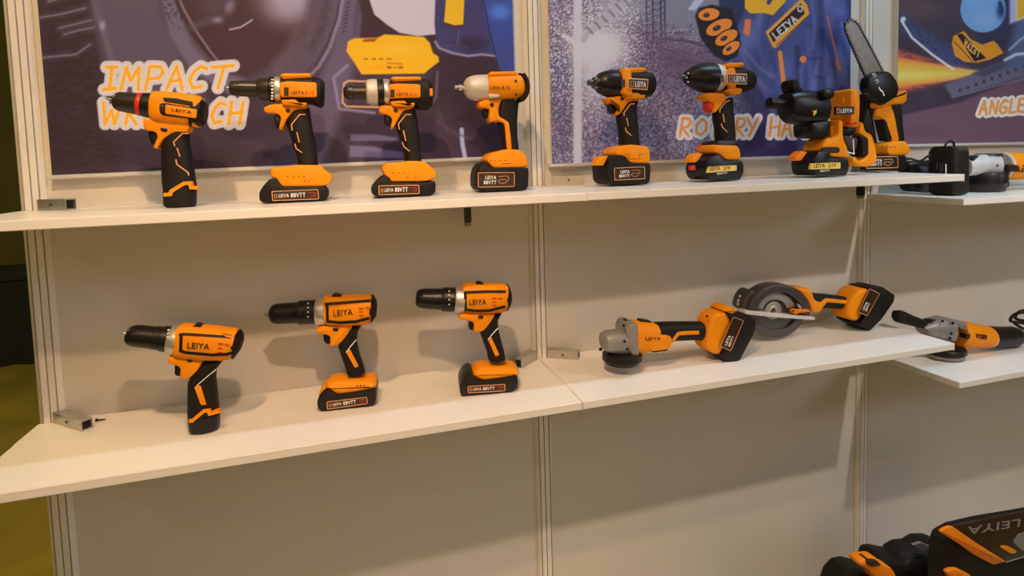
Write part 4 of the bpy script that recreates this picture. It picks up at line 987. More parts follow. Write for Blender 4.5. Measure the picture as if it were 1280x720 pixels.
dh = t.slab('handle_frame', [(655, 340), (680, 300), (690, 384), (730, 396), (752, 452), (768, 560), (760, 600), (720, 626), (640, 622), (600, 596), (596, 560), (622, 556), (640, 590), (662, 580), (690, 560), (690, 440), (664, 404), (640, 392)], -.020, .020, YEL, r=9, bev=.005)
t.slab('grip_insert', [(646, 420), (690, 418), (706, 436), (708, 546), (680, 560), (662, 548), (660, 450)], -.021, .021, BLK, dh, r=7, bev=.004)
t.slab('rear_grip', [(664, 128), (700, 124), (716, 138), (704, 180), (706, 230), (736, 300), (748, 380), (760, 470), (744, 470), (726, 404), (680, 388), (664, 330), (680, 260), (692, 205), (682, 160)], -.024, .024, BLK, r=8, bev=.006)
t.slab('trigger', [(556, 348), (640, 350), (640, 392), (606, 420), (556, 404)], -.011, .011, DRK, r=8, bev=.003)
t.slab('inner_leg', [(548, 410), (650, 430), (640, 500), (606, 520), (560, 455)], -.014, .014, GRY, r=8, bev=.003)
t.line('white_edge', [(646, 436), (652, 536), (604, 524)], 8, -.015, WPR)
bt = t.slab('battery', [(224, 620), (232, 572), (280, 526), (350, 520), (384, 526), (404, 562), (585, 568), (606, 600), (602, 650), (570, 690), (252, 690), (230, 655)], -.038, .038, DRK, r=8, bev=.0035)
t.slab('release_clip', [(243, 560), (262, 542), (290, 516), (328, 524), (300, 560), (284, 584), (246, 584)], -.0392, -.012, DYE, bt, plane=-.038, r=4, bev=.002)
lb = t.slab('battery_label', [(360, 602), (556, 596), (556, 638), (350, 644)], -.0386, -.03, GPR, bt, r=5, bev=0, plane=-.038)
t.text('LEIYA', (372, 634), (450, 630), 26, -.0391, LAB, lb); t.text('21V', (474, 628), (530, 626), 24, -.0391, LAB, lb)
t.text('88VTT', (418, 662), (482, 658), 12, -.0385, WPR, bt)
t.rest()

# ---- upper row, 8: pruning chainsaw
t = Tool('pruning_chainsaw', 'small yellow chainsaw standing with its toothed bar pointing up', 'chainsaw', (1040, 20, 3.51), (215, 685), -.05, 'T2', 0)
bar = t.slab('guide_bar', [(60, 52), (64, 36), (78, 26), (96, 28), (112, 44), (226, 262), (160, 300), (68, 84)], -.002, .002, BAR, r=5, bev=.0004)
bm = bmesh.new()
def chain_pts():
    out = [(160, 300), (110, 184), (64, 76), (56, 50), (62, 30), (80, 19), (98, 22), (114, 38), (160, 126), (228, 262)]
    Q = []
    for a, b in zip(out, out[1:]):
        n = max(1, int(np.hypot(b[0]-a[0], b[1]-a[1])/7))
        for k in range(n): Q.append((a[0]+(b[0]-a[0])*k/n, a[1]+(b[1]-a[1])*k/n))
    return Q
cp = [t.L(*q) for q in chain_pts()]; cen = t.L(130, 150)
for i in range(len(cp)-1):
    a, b = cp[i], cp[i+1]; d = (b-a)/np.linalg.norm(b-a); n = np.array([-d[1], d[0]])
    if n @ (a-t.L(105+ (0 if i < len(cp)/2 else 0), 120)) < 0: n = -n
    big = .0060 if i % 2 == 0 else .0022
    w0 = .0034; pts = [a-n*.0015, b-n*.0015, b+n*(.0015), a+(b-a)*.55+n*big, a+n*.0012]
    A = [bm.verts.new((q[0], -w0, q[1])) for q in pts]; B = [bm.verts.new((q[0], w0, q[1])) for q in pts]
    bm.faces.new(A); bm.faces.new(B[::-1])
    for k in range(5): bm.faces.new([A[k], B[k], B[(k+1) % 5], A[(k+1) % 5]])
bm_obj('saw_chain', bm, GUN, t.e, 0)
bd = t.slab('body', [(150, 392), (164, 380), (240, 330), (276, 350), (288, 332), (294, 344), (293, 385), (276, 398), (232, 398), (196, 412), (164, 414), (152, 404)], -.024, .030, YEL, r=7, bev=.006)
cv = t.slab('sprocket_cover', [(138, 300), (144, 274), (170, 256), (205, 246), (232, 250), (264, 288), (274, 322), (272, 352), (250, 374), (206, 402), (182, 392), (150, 352), (138, 326)], -.036, -.002, DRK, r=12, bev=.008)
for x, y in ((186, 265), (198, 291)):
    t.screw(x, y, 10, -.037, SIL, cv, 'cover_nut')
    t.screw(x, y, 4.5, -.0385, DRK, cv, 'stud')
t.line('white_mark', [(206, 318), (214, 332), (222, 336), (229, 356)], 6, -.0365, WPR, cv)
fr = t.slab('handle_frame', [(176, 410), (240, 396), (252, 432), (276, 556), (246, 566), (216, 472), (192, 452), (170, 448)], -.016, .016, YEL, r=5, bev=.004)
t.slab('grip_insert', [(200, 452), (222, 462), (234, 500), (247, 552), (226, 560), (212, 500)], -.015, .017, BLK, fr, r=5, bev=.003)
t.slab('rear_grip', [(232, 402), (268, 392), (281, 386), (284, 420), (297, 560), (272, 560), (252, 440)], -.018, .018, BLK, r=6, bev=.005)
t.slab('trigger', [(165, 414), (188, 416), (190, 448), (172, 450)], -.008, .008, DRK, r=4, bev=.002)
f = t.slab('battery_foot', [(164, 580), (196, 566), (240, 560), (306, 560), (322, 578), (340, 590), (337, 608), (310, 622), (182, 626), (166, 612)], -.032, .032, YEL, r=7, bev=.006)
for x in (222, 240, 258, 274): t.screw(x, 583, 3, -.0323, DPR, f, 'vent_slot')
bt = t.slab('battery', [(124, 690), (128, 668), (148, 634), (184, 620), (312, 620), (322, 640), (316, 684), (300, 692)], -.036, .036, BLK, r=8, bev=.0035)
P = [(152, 628), (288, 626), (290, 676), (150, 680)]
lb, w = battery_label(t, bt, P, .036, '', ''); one_line(t, lb, P, w, True)
t.rest()

# ================================================================ lower left shelf
def drill_body(t, b, hw): pass
# A: slim 12 V drill
t = Tool('drill_driver', 'slim yellow drill standing on its black grip battery, leftmost on the lower shelf', 'drill', (140, 380, 3.79), (438, 622), -.145, 'L1', -4)
t.lathe('drill_bit', (52, 139), (80, 147), [(52, 5), (56, 8), (66, 8), (68, 5), (80, 6)], STL)
t.lathe('chuck', (72, 148), (282, 172), [(72, 22), (76, 38), (90, 48), (110, 53), (135, 54), (200, 55), (202, 57), (262, 60)], DRK)
tc = t.lathe('torque_collar', (72, 148), (282, 172), [(238, 59), (242, 63), (268, 64), (278, 64)], DRK)
ring_marks(t, tc, 262, 170, 64, 6, .12)
t.lathe('gear_ring', (72, 148), (330, 178), [(274, 66), (282, 71), (312, 72), (326, 72)], SIL)
S1 = [((322, 98), (300, 250), .026), ((345, 94), (325, 258), .029), ((450, 104), (430, 268), .031), ((560, 118), (540, 270), .030), ((600, 128), (578, 262), .027), ((618, 155), (606, 225), .018)]
b = t.loft('motor_housing', S1, YEL, ex=3)
t.skin_line('black_strip', [(318, 147), (350, 144), (580, 161)], 13, S1, BLK, b)
t.skin_line('lower_strip', [(322, 226), (350, 236), (470, 248), (540, 246), (578, 236)], 13, S1, BLK, b)
t.skin_line('front_strip', [(328, 150), (326, 230)], 15, S1, BLK, b)
t.loft('rear_cap', [((592, 124), (572, 266), .0285), ((604, 130), (584, 262), .027), ((622, 156), (608, 226), .018)], BLK, b, ex=3)
t.slab('top_switch', [(372, 114), (402, 92), (418, 96), (448, 114), (440, 124), (380, 120)], -.012, .012, BLK, b, r=3, bev=.002)
t.text('LEIYA', (355, 214), (460, 222), 28, -.0322, DPR, b)
for x, y, l in ((502, 192, 24), (534, 196, 24), (502, 214, 22), (500, 236, 20)): t.line('vent_slot', [(x, y), (x+l, y+2)], 4, -.0319, RED, b)
for x, y in ((524, 144), (546, 149)): t.line('vent_slot', [(x, y), (x+22, y+3)], 4, -.0315, DPR, b)
g = t.slab('trigger_guard', [(274, 262), (282, 244), (330, 246), (446, 258), (424, 312), (386, 348), (352, 360), (334, 344), (340, 296), (282, 278)], -.018, .018, YEL, r=7, bev=.005)
t.screw(369, 274, 13, -.0185, LAB, g, 'direction_switch')
t.slab('trigger', [(303, 288), (342, 294), (342, 346), (318, 350), (303, 340)], -.009, .009, DRK, r=6, bev=.003)
h = t.loft('handle', [((420, 290), (540, 262), .016), ((384, 342), (496, 318), .019), ((364, 380), (492, 365), .020), ((362, 440), (500, 430), .020), ((362, 520), (508, 510), .021), ((364, 560), (511, 550), .022)], BLK)
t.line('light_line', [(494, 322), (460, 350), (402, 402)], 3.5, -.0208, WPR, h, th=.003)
t.slab('orange_inlay', [(390, 410), (404, 400), (420, 402), (448, 498), (422, 499)], -.0212, -.01, YEL, h, r=3, bev=.001, plane=-.021)
bt = t.loft('battery', [((364, 545), (511, 535), .0225), ((366, 590), (512, 575), .0225), ((370, 618), (511, 600), .0225), ((376, 630), (504, 610), .020)], DRK)
t.line('orange_band', [(366, 578), (380, 578), (438, 528), (458, 528), (464, 544), (510, 531)], 15, -.0234, YEL, bt, th=.012)
t.rest()

def lower_drill(label, z, at, y, yaw, bit, chuck, tc, gr, marks, housing, strip1, strip2, strip3, rear, sw, txt, slots, guard, dot, trig, handle, line_, inlay, foot, clip_, bat, P):
    t = Tool('drill_driver', label, 'drill', z, at, y, 'L1', yaw)
    if bit: t.lathe('drill_bit', *bit, STL)
    t.lathe('chuck', *chuck, DRK); c = t.lathe('torque_collar', *tc, DRK)
    ring_marks(t, c, *marks)
    t.lathe('gear_ring', *gr, SIL)
    b = t.loft('motor_housing', housing, YEL, ex=3)
    for nm, S in (('black_strip', strip1), ('lower_strip', strip2), ('front_strip', strip3)): t.skin_line(nm, S, 13, housing, BLK, b)
    t.loft('rear_cap', rear, BLK, b, ex=3)
    t.slab('top_switch', sw, -.012, .012, BLK, b, r=3, bev=.002)
    t.text('LEIYA', txt[0], txt[1], txt[2], -.0328, DPR, b)
    for x, yy, l in slots: t.line('vent_slot', [(x, yy), (x+l, yy)], 4, -.0322, RED, b)
    g = t.slab('trigger_guard', guard, -.018, .018, YEL, r=7, bev=.005)
    t.slab('direction_switch', [(dot[0]-14, dot[1]-9), (dot[0]+13, dot[1]-10), (dot[0]+13, dot[1]+8), (dot[0]-14, dot[1]+9)], -.020, .020, LAB, g, r=4)
    t.slab('trigger', trig, -.009, .009, DRK, r=6, bev=.003)
    h = t.loft('handle', handle, BLK)
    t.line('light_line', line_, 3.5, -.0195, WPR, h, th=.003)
    t.slab('orange_inlay', inlay, -.0200, -.008, YEL, h, r=3, bev=.001, plane=-.02)
    f = t.slab('battery_foot', foot, -.033, .033, YEL, r=16, bev=.012, seg=4)
    xs = sum(p[0] for p in foot)/len(foot)
    for k, dx in enumerate((18, 34, 50)): t.screw(xs+dx, foot[-1][1]-6, 3, -.0332, DPR, f, 'charge_lamp')
    if clip_: t.slab('release_clip', clip_, -.026, .026, YEL, r=5, bev=.004)
    bt = t.slab('battery', bat, -.037, .037, DRK, r=8, bev=.0035, plane=-.033)
    lb, w = battery_label(t, bt, P, .037, '', ''); one_line(t, lb, P, w)
    t.rest(); return t
lower_drill('yellow cordless drill with thin bit, middle of three on the lower shelf', (310, 340, 3.79), (480, 638), -.108, -6,
    ((78, 202), (105, 201), [(78, 5), (84, 9), (94, 9), (96, 6), (105, 7)]),
    ((100, 200), (330, 188), [(100, 18), (106, 32), (120, 44), (140, 48), (200, 49), (236, 50), (240, 52)]),
    ((100, 200), (330, 188), [(236, 52), (242, 57), (300, 57), (326, 58)]),
    ((100, 200), (365, 187), [(322, 60), (328, 64), (355, 66), (366, 66)]),
    (284, 190, 58, 5, 0, 4),
    [((360, 116), (362, 240), .026), ((385, 110), (388, 246), .029), ((480, 110), (480, 250), .031), ((560, 108), (556, 246), .030), ((590, 112), (586, 234), .027), ((608, 140), (606, 205), .018)],
    [(364, 152), (480, 143), (584, 135)], [(372, 234), (430, 240), (510, 235), (576, 218)], [(375, 156), (377, 236)],
    [((582, 108), (578, 240), .0295), ((593, 112), (588, 234), .0275), ((611, 140), (608, 206), .018)], [(392, 116), (408, 102), (426, 104), (452, 113), (440, 120), (396, 120)],
    ((404, 208), (496, 202), 27), ((525, 172, 22), (556, 168, 22), (526, 188, 20), (528, 206, 20)),
    [(325, 270), (336, 254), (370, 244), (498, 238), (500, 250), (462, 308), (440, 330), (402, 346), (392, 338), (396, 292), (332, 280)], (421, 261), [(358, 284), (394, 286), (398, 338), (372, 336), (360, 322)],
    [((470, 270), (548, 236), .016), ((440, 320), (520, 280), .018), ((428, 350), (516, 330), .0185), ((444, 400), (530, 390), .019), ((462, 450), (548, 440), .019), ((470, 482), (556, 475), .021)],
    [(512, 322), (480, 360), (464, 382)], [(465, 382), (482, 366), (524, 448), (506, 455)],
    [(378, 500), (398, 482), (470, 474), (556, 470), (606, 482), (612, 500), (608, 534), (584, 560), (490, 580), (424, 585), (376, 545)],
    [(340, 566), (350, 540), (378, 518), (378, 556), (346, 584)],
    [(328, 606), (342, 578), (384, 546), (424, 582), (600, 548), (608, 566), (608, 606), (598, 628), (352, 660), (330, 646)],
    [(374, 616), (562, 594), (566, 624), (376, 650)])
lower_drill('yellow cordless drill without a bit, rightmost of the three on the lower shelf', (500, 330, 4), (450, 650), -.138, -7,
    None,
    ((78, 172), (280, 180), [(78, 20), (82, 36), (96, 46), (116, 50), (160, 52), (208, 53), (212, 55)]),
    ((78, 172), (280, 180), [(208, 56), (214, 60), (268, 62), (280, 62)]),
    ((78, 172), (318, 181), [(274, 64), (282, 68), (306, 70), (320, 70)]),
    (246, 180, 62, 5, 0, 4),
    [((312, 100), (314, 238), .026), ((340, 94), (342, 242), .029), ((430, 96), (430, 246), .031), ((510, 98), (508, 242), .030), ((540, 106), (534, 230), .026), ((553, 140), (550, 200), .018)],
    [(320, 142), (430, 138), (530, 138)], [(324, 230), (380, 237), (450, 235), (526, 214)], [(326, 146), (328, 232)],
    [((530, 100), (525, 238), .0285), ((542, 105), (536, 230), .0265), ((556, 140), (553, 200), .018)], [(370, 102), (388, 86), (404, 90), (420, 98), (412, 106), (374, 106)],
    ((346, 206), (432, 204), 26), ((460, 172, 22), (490, 172, 22), (462, 190, 20), (462, 208, 20)),
    [(290, 262), (298, 240), (360, 238), (472, 240), (468, 256), (438, 306), (412, 332), (376, 338), (364, 330), (368, 284), (296, 272)], (400, 258), [(342, 278), (370, 282), (372, 334), (350, 330), (342, 318)],
    [((440, 270), (512, 238), .016), ((408, 318), (490, 280), .018), ((400, 350), (490, 325), .0185), ((416, 395), (504, 380), .019), ((432, 440), (518, 430), .019), ((442, 486), (528, 480), .021)],
    [(490, 326), (460, 358), (440, 384)], [(440, 384), (456, 370), (498, 462), (478, 470)],
    [(352, 545), (370, 502), (392, 486), (480, 484), (562, 482), (598, 506), (594, 550), (562, 580), (450, 600), (394, 594)],
    None,
    [(300, 612), (320, 572), (352, 550), (394, 592), (584, 562), (590, 585), (588, 622), (566, 648), (310, 666), (300, 650)],
    [(340, 622), (524, 610), (526, 644), (342, 654)])

# ================================================================ lower middle shelf
t = Tool('angle_grinder', 'cordless angle grinder with grey head lying on the lower middle shelf', 'angle grinder', (730, 340, 5.143), (240, 625), -.155, 'L2', 0)
hd = t.loft('gear_head', [((110, 430), (118, 486), .016), ((124, 396), (132, 506), .024), ((160, 378), (170, 520), .028), ((220, 372), (226, 528), .030), ((262, 352), (262, 528), .030), ((310, 332), (310, 524), .030)], CST, ex=2.6)
t.slab('head_flange', [(230, 360), (252, 310), (290, 308), (312, 318), (318, 520), (286, 528), (262, 500)], -.0305, .0305, CST, hd, r=8, bev=.005)
for x, y in ((256, 345), (262, 448), (280, 498)): t.screw(x, y, 9, -.0312, DRK, hd)
t.slab('spindle_lock', [(255, 312), (262, 300), (276, 304), (276, 318)], -.006, .006, DRK, hd, r=3)
t.lathe('wheel_guard', (245, 520), (245, 600), [(510, 60), (516, 112), (524, 124), (560, 126), (566, 120)], DRK, key='y', n=40)
t.lathe('grinding_disc', (245, 560), (245, 610), [(556, 104), (562, 110), (582, 108), (588, 100), (590, 40)], DRK, key='y', n=40)
t.screw(108, 500, 12, 0, DRK, hd, 'guard_screw')
b = t.loft('motor_housing', [((300, 310), (308, 524), .030), ((360, 314), (366, 518), .031), ((430, 322), (430, 500), .030), ((462, 332), (466, 492), .026)], YEL, ex=3)
t.slab('side_bulge', [(380, 388), (505, 386), (526, 410), (520, 446), (500, 476), (400, 490), (376, 470)], -.0315, .0315, YEL, b, r=8, bev=.004)
t.slab('lower_dark_strip', [(402, 482), (500, 468), (496, 486), (404, 498)], -.029, .029, BLK, b, r=3)  # black strip along the lower edge of the bulge
t.text('LEIYA', (396, 442), (494, 440), 20, -.0322, DPR, b)
t.slab('slide_switch', [(348, 314), (352, 300), (380, 302), (424, 312), (420, 322)], -.009, .009, DRK, b, r=4, bev=.002)
h = t.loft('handle', [((452, 326), (466, 470), .024), ((500, 322), (520, 462), .022), ((560, 320), (570, 444), .0205), ((640, 320), (640, 440), .0205), ((758, 320), (756, 436), .021)], BLK)
t.slab('yellow_stripe', [(560, 448), (596, 392), (620, 384), (742, 378), (742, 404), (612, 410), (580, 450)], -.0222, .0222, YEL, h, r=3, bev=.002, plane=-.021)
f = t.slab('battery_foot', [(762, 310), (790, 266), (812, 248), (872, 240), (914, 325), (832, 512), (800, 514), (756, 488), (740, 448), (748, 392)], -.030, .030, YEL, r=16, bev=.010, seg=3)
t.screw(792, 285, 8, -.0303, DPR, f)
bt = t.slab('battery', [(862, 236), (900, 250), (960, 246), (1012, 258), (1046, 300), (1034, 370), (940, 548), (836, 542), (832, 512), (914, 325)], -.036, .036, BLK, r=8, bev=.0035)
t.slab('release_clip', [(850, 236), (866, 216), (890, 205), (930, 220), (948, 234), (904, 258)], -.028, .028, YEL, bt, r=6, bev=.004)
P = [(878, 482), (960, 290), (1026, 314), (944, 510)]
lb, w = battery_label(t, bt, P, .036, '', '')
def T2(s, a, b2, h_): t.text(s, a, b2, h_, w, WPR, lb)
T2('LEIYA', (918, 476), (944, 414), 18, ); T2('88VTT', (938, 484), (966, 420), 16)
t.line('printed_drawing', [bl(P, .62, .25), bl(P, .88, .3), bl(P, .9, .7), bl(P, .7, .75), bl(P, .62, .5)], 4, w, DPR, lb, th=.0003)
t.rest()

t = Tool('circular_saw', 'cordless circular saw with round blade lying on the lower middle shelf', 'circular saw', (900, 340, 5.141), (350, 455), -.085, 'L2', 0)
cx, cy = 350, 262
def ring(r0, r1, a0, a1, n=30, ys=1.0):
    A = [(cx+r1*math.cos(a0+(a1-a0)*i/n), cy+r1*ys*math.sin(a0+(a1-a0)*i/n)) for i in range(n+1)]
    B = [(cx+r0*math.cos(a0+(a1-a0)*i/n), cy+r0*ys*math.sin(a0+(a1-a0)*i/n)) for i in range(n+1)]
    return A+B[::-1]
D = PI/180
bld = t.slab('saw_blade', [(cx+(152+(5 if i % 2 else 0))*math.cos(i*PI/48), cy+(152+(5 if i % 2 else 0))*math.sin(i*PI/48)) for i in range(96)], -.014, -.012, GUN, r=0, bev=0)
t.slab('upper_guard', ring(138, 198, -196*D, 8*D, 40, .97), -.030, .012, GRY, r=0, bev=.005)
t.slab('guard_back', [(cx+190*math.cos(a), cy+184*math.sin(a)) for a in [(-200+i*7.4)*D for i in range(30)]], .004, .010, GRY, r=0, bev=.001)
t.slab('lower_guard', ring(128, 182, 6*D, 160*D, 34), -.021, -.002, GUN, r=0, bev=.004)
lgd = t.slab('inner_guard', ring(78, 130, -170*D, -12*D, 30), -.020, -.0155, CST, r=0, bev=.001)
t.screw(cx-5, cy, 62, -.0165, CST, bld, 'blade_flange'); t.screw(cx-5, cy, 34, -.019, SIL, bld, 'clamp_washer'); t.screw(cx-5, cy, 17, -.0215, GUN, bld, 'arbor_bolt')
t.slab('base_plate', [(140, 250), (330, 274), (590, 300), (588, 322), (330, 300), (140, 278)], -.036, -.012, RAL, r=1.5, bev=.0015)
t.slab('guard_lever', [(455, 258), (470, 246), (492, 252), (562, 250), (568, 268), (500, 276), (470, 286), (456, 274)], -.038, -.024, DYE, r=6, bev=.002)
t.screw(472, 266, 8, -.0385, DPR, name='lever_screw')
t.slab('light_tab', [(494, 212), (506, 220), (522, 238), (512, 248), (500, 238)], -.034, -.028, SIL, r=2, bev=.0005)
mh = t.slab('motor_cover', [(104, 232), (122, 160), (150, 120), (168, 106), (196, 116), (204, 140), (160, 240), (132, 256)], -.018, .030, GRY, r=12, bev=.008)
for x, y, r in ((128, 160, 9), (118, 190, 10), (116, 214, 11)): t.screw(x, y, r, -.0185, SIL, mh, 'bolt')
t.slab('rear_lump', [(150, 300), (200, 330), (215, 380), (190, 372), (165, 335)], -.018, .020, CST, r=8, bev=.004)
hs = t.slab('gear_housing', [(440, 96), (530, 98), (548, 130), (560, 178), (606, 196), (612, 240), (586, 268), (548, 262), (520, 180)], -.022, .036, YEL, r=10, bev=.007)
h = t.loft('handle', [((522, 108), (520, 196), .020), ((545, 126), (540, 214), .021), ((590, 142), (600, 240), .021), ((680, 150), (690, 248), .020), ((792, 166), (770, 250), .021)], BLK, w=.006)
t.slab('yellow_stripe', [(560, 192), (600, 196), (640, 168), (796, 186), (790, 212), (648, 196), (612, 244), (580, 262), (566, 230)], -.0165, .0285, YEL, h, r=5, bev=.003)
f = t.slab('battery_foot', [(798, 152), (836, 112), (864, 98), (896, 104), (914, 142), (882, 240), (826, 326), (782, 314), (755, 284), (766, 220)], -.028, .036, YEL, r=14, bev=.010, seg=3)
bt = t.slab('battery', [(890, 98), (970, 84), (1052, 142), (1042, 192), (962, 312), (890, 386), (806, 336), (824, 322), (884, 240), (916, 142)], -.034, .040, BLK, r=8, bev=.0035)
P = [(890, 276), (962, 114), (1026, 150), (946, 302)]
lb, w = battery_label(t, bt, P, .034, '', '')
t.text('LEIYA', (926, 264), (950, 210), 16, w, WPR, lb); t.text('88VTT', (942, 272), (966, 218), 14, w, WPR, lb)
t.line('printed_drawing', [bl(P, .62, .25), bl(P, .88, .3), bl(P, .9, .7), bl(P, .7, .75), bl(P, .62, .5)], 4, w, DPR, lb, th=.0003)
t.rest()

# ================================================================ right bay
t = Tool('angle_grinder', 'corded angle grinder with black side handle, on the lower shelf at the right edge', 'angle grinder', (1090, 350, 4.8), (500, 500), -.13, 'L3', 0)
t.loft('side_handle', [((134, 206), (138, 242), .010), ((148, 184), (150, 256), .016), ((176, 182), (172, 262), .017), ((240, 212), (226, 276), .015), ((318, 244), (306, 296), .013)], BLK)
t.slab('handle_collar', [(318, 252), (334, 236), (366, 234), (388, 254), (384, 274), (340, 292), (318, 296)], -.014, .014, DRK, r=8, bev=.004)
hd = t.loft('gear_head', [((314, 290), (336, 336), .018), ((350, 272), (372, 356), .026), ((400, 250), (420, 376), .030), ((440, 238), (450, 384), .031), ((512, 246), (500, 398), .031)], CST, ex=2.8, front=True)
t.slab('head_flange', [(404, 232), (430, 224), (508, 242), (520, 252), (514, 300), (440, 262), (408, 262)], -.026, .026, CST, hd, r=6, bev=.004)
for x, y in ((424, 250), (486, 262), (470, 356), (478, 326)): t.screw(x, y, 9, -.0318, DRK, hd)
t.lathe('wheel_guard', (440, 404), (440, 450), [(404, 70), (408, 96), (416, 104), (440, 106), (446, 98)], DRK, key='y', n=36)
t.lathe('grinding_disc', (440, 440), (440, 480), [(442, 90), (448, 96), (462, 96), (468, 88), (472, 30)], CST, key='y', n=36)
b = t.lathe('motor_housing', (500, 326), (716, 352), [(502, 76), (510, 82), (560, 80), (660, 70), (690, 66), (704, 58)], YEL)
t.lathe('white_rim', (500, 326), (716, 352), [(690, 63), (696, 66), (706, 62), (712, 54)], WPR)
t.slab('dark_square', [(560, 326), (612, 332), (614, 362), (562, 358)], -78*t.px(560, 340), -.02, LAB, b, r=3, bev=0, plane=-.036)
t.text('LEIYA', (692, 338), (626, 328), 26, -82*t.px(560, 340), DPR, b, th=.009)
rr = t.lathe('rear_handle', (700, 350), (884, 346), [(696, 66), (720, 66), (780, 62), (840, 62), (870, 52), (884, 34)], DRK)
for k in range(4): t.line('vent_slot', [(780, 318+k*14), (850, 318+k*14)], 4, -.0245+.002*abs(k-1.5), GRY, rr)
t.tube('power_cord', [(882, 346), (905, 352), (940, 352, .01), (1000, 330, .03), (960, 280, .05), (880, 262, .05), (830, 250, .05), (850, 215, .045), (900, 200, .03), (960, 215, .03), (930, 250, .05), (860, 235, .06), (890, 192, .05), (980, 190, .05), (1020, 240, .05), (940, 300, .035), (890, 290, .045), (850, 262, .06)], .0045, DRK)
t.rest()

t = Tool('angle_grinder', 'corded angle grinder with pale head, beside the black charger at the right edge', 'angle grinder', (1195, 180, 11.08), (420, 655), -.115, 'T3', 0)
hd = t.loft('gear_head', [((168, 260), (172, 400), .018), ((200, 200), (200, 440), .026), ((280, 160), (280, 440), .030), ((400, 150), (400, 430), .031), ((520, 140), (520, 430), .031), ((640, 140), (640, 450), .031)], LST, ex=2.8, front=True)
t.slab('top_plate', [(345, 170), (380, 130), (545, 128), (530, 190), (360, 188)], -.024, .024, GUN, hd, r=14, bev=.003)
t.slab('side_knob', [(180, 215), (230, 155), (275, 160), (230, 205), (185, 235)], -.028, -.005, DRK, hd, r=12, bev=.002)
for x, y in ((600, 160), (575, 296)): t.screw(x, y, 18, -.0318, GUN, hd)
t.lathe('wheel_guard', (400, 400), (400, 560), [(385, 120), (392, 250), (410, 262), (540, 262), (555, 250)], DRK, key='y', n=40)
t.lathe('grinding_disc', (400, 545), (400, 645), [(550, 232), (556, 240), (600, 240), (640, 232), (648, 120)], BRW, key='y', n=40)
t.slab('guard_clamp', [(560, 470), (660, 480), (690, 540), (670, 600), (600, 610), (560, 560)], -.016, .010, BRW, r=20, bev=.003)
b = t.lathe('motor_housing', (620, 300), (1500, 330), [(622, 170), (640, 192), (760, 190), (940, 180), (1200, 168), (1230, 150)], YEL, n=36)
t.lathe('pale_rim', (600, 300), (700, 303), [(604, 172), (610, 184), (660, 188), (690, 186)], CRM, n=36)
t.slab('dark_square', [(715, 285), (760, 278), (850, 300), (850, 375), (800, 384), (715, 352)], -191*t.px(800, 300), -.018, LAB, b, r=8, bev=0, plane=-.036)
t.text('LEIYA', (870, 382), (1090, 390), 90, -189*t.px(800, 300), DPR, b, th=.006)
t.lathe('rear_handle', (1180, 320), (1900, 345), [(1180, 166), (1300, 150), (1700, 140), (1800, 110), (1850, 60)], DRK)
t.rest()

t = Tool('battery_charger', 'tall black charger box with a wire loop on top, behind the shelf corner', 'charger', (1080, 170, 6.4), (680, 462), -.16, 'T3', 4)
bx = t.loft('charger_body', [((560, 462), (800, 460), .030), ((520, 440), (835, 436), .036), ((518, 300), (836, 300), .038), ((520, 130), (836, 130), .038), ((548, 84), (824, 82), .034)], BLK, ex=6, front='side')
t.slab('ribbed_top', [(738, 84), (822, 84), (836, 122), (740, 122)], -.0385, .030, GRY, bx, r=8, bev=.003, plane=-.036)
for k, x in enumerate((585, 612, 628, 656)):
    t.line('printed_text', [(x, 210+k*3), (x+2, (262, 290, 280, 305)[k])], (7, 5, 5, 10)[k], -.0392, GRY if k < 3 else WPR, bx)
t.tube('wire_loop', [(650, 96), (654, 66), (684, 42), (714, 52), (722, 92)], .0028, DRK)
t.tube('power_lead', [(530, 150), (495, 168), (465, 190, -.01), (430, 196, -.01), (385, 182, 0), (335, 176, .01)], .003, DRK)
t.tube('power_lead', [(525, 190), (480, 205), (420, 196), (370, 180), (330, 184, .01)], .0025, DRK)
t.rest()
t = Tool('black_pouch', 'flat black pouch lying between the chainsaw battery and the charger', 'pouch', (1080, 170, 6.4), (430, 420), -.05, 'T3', 0)
t.loft('pouch_body', [((322, 210), (326, 420), .020), ((350, 196), (350, 430), .030), ((430, 204), (430, 434), .034), ((520, 190), (520, 436), .030)], DRK, ex=3)
t.rest()

# ================================================================ black tool cases at the foot of the wall
def drop(t, st):
    out = []
    for q in st:
        a = t.L(*q[0]); P = t.O+t.U*a[0]; x, y = proj((P[0], P[1], t.z0)); out.append((q[0], ((x-t.ox)*t.sc, (y-t.oy)*t.sc), q[2]))
    return out
def case_tool(name, label, z, at, y): return Tool(name, label, 'tool case', z, at, y, 'B', 0, None)
t = case_tool('tool_case', 'black tool case with an orange latch, nearest the right post at the bottom', (1020, 630, 8), (560, 1100), -.38)
t.loft('case_body', drop(t, [((-440, 830), (-430, 1100), .04), ((-380, 800), (-370, 1100), .05), ((-180, 830), (-180, 1100), .05), ((170, 800), (170, 1100), .05), ((210, 680), (210, 1100), .05), ((270, 606), (250, 1100), .05), ((350, 592), (350, 1100), .05), ((430, 610), (430, 1100), .05), ((520, 630), (520, 1100), .045)]), BLK, ex=5)
lt = t.slab('orange_latch', [(372, 570), (388, 530), (470, 512), (562, 502), (600, 560), (690, 590), (738, 650), (752, 740), (560, 745), (490, 652), (450, 610)], -.062, -.03, DYE, r=18, bev=.006)
t.slab('latch_slot', [(455, 562), (470, 532), (556, 528), (604, 574), (510, 594)], -.064, -.04, LAB, lt, r=12, bev=.001)
t.rest()
t = case_tool('tool_case', 'black tool case with a small grey sticker, bottom right', (1140, 630, 8), (-100, 1100), -.22)
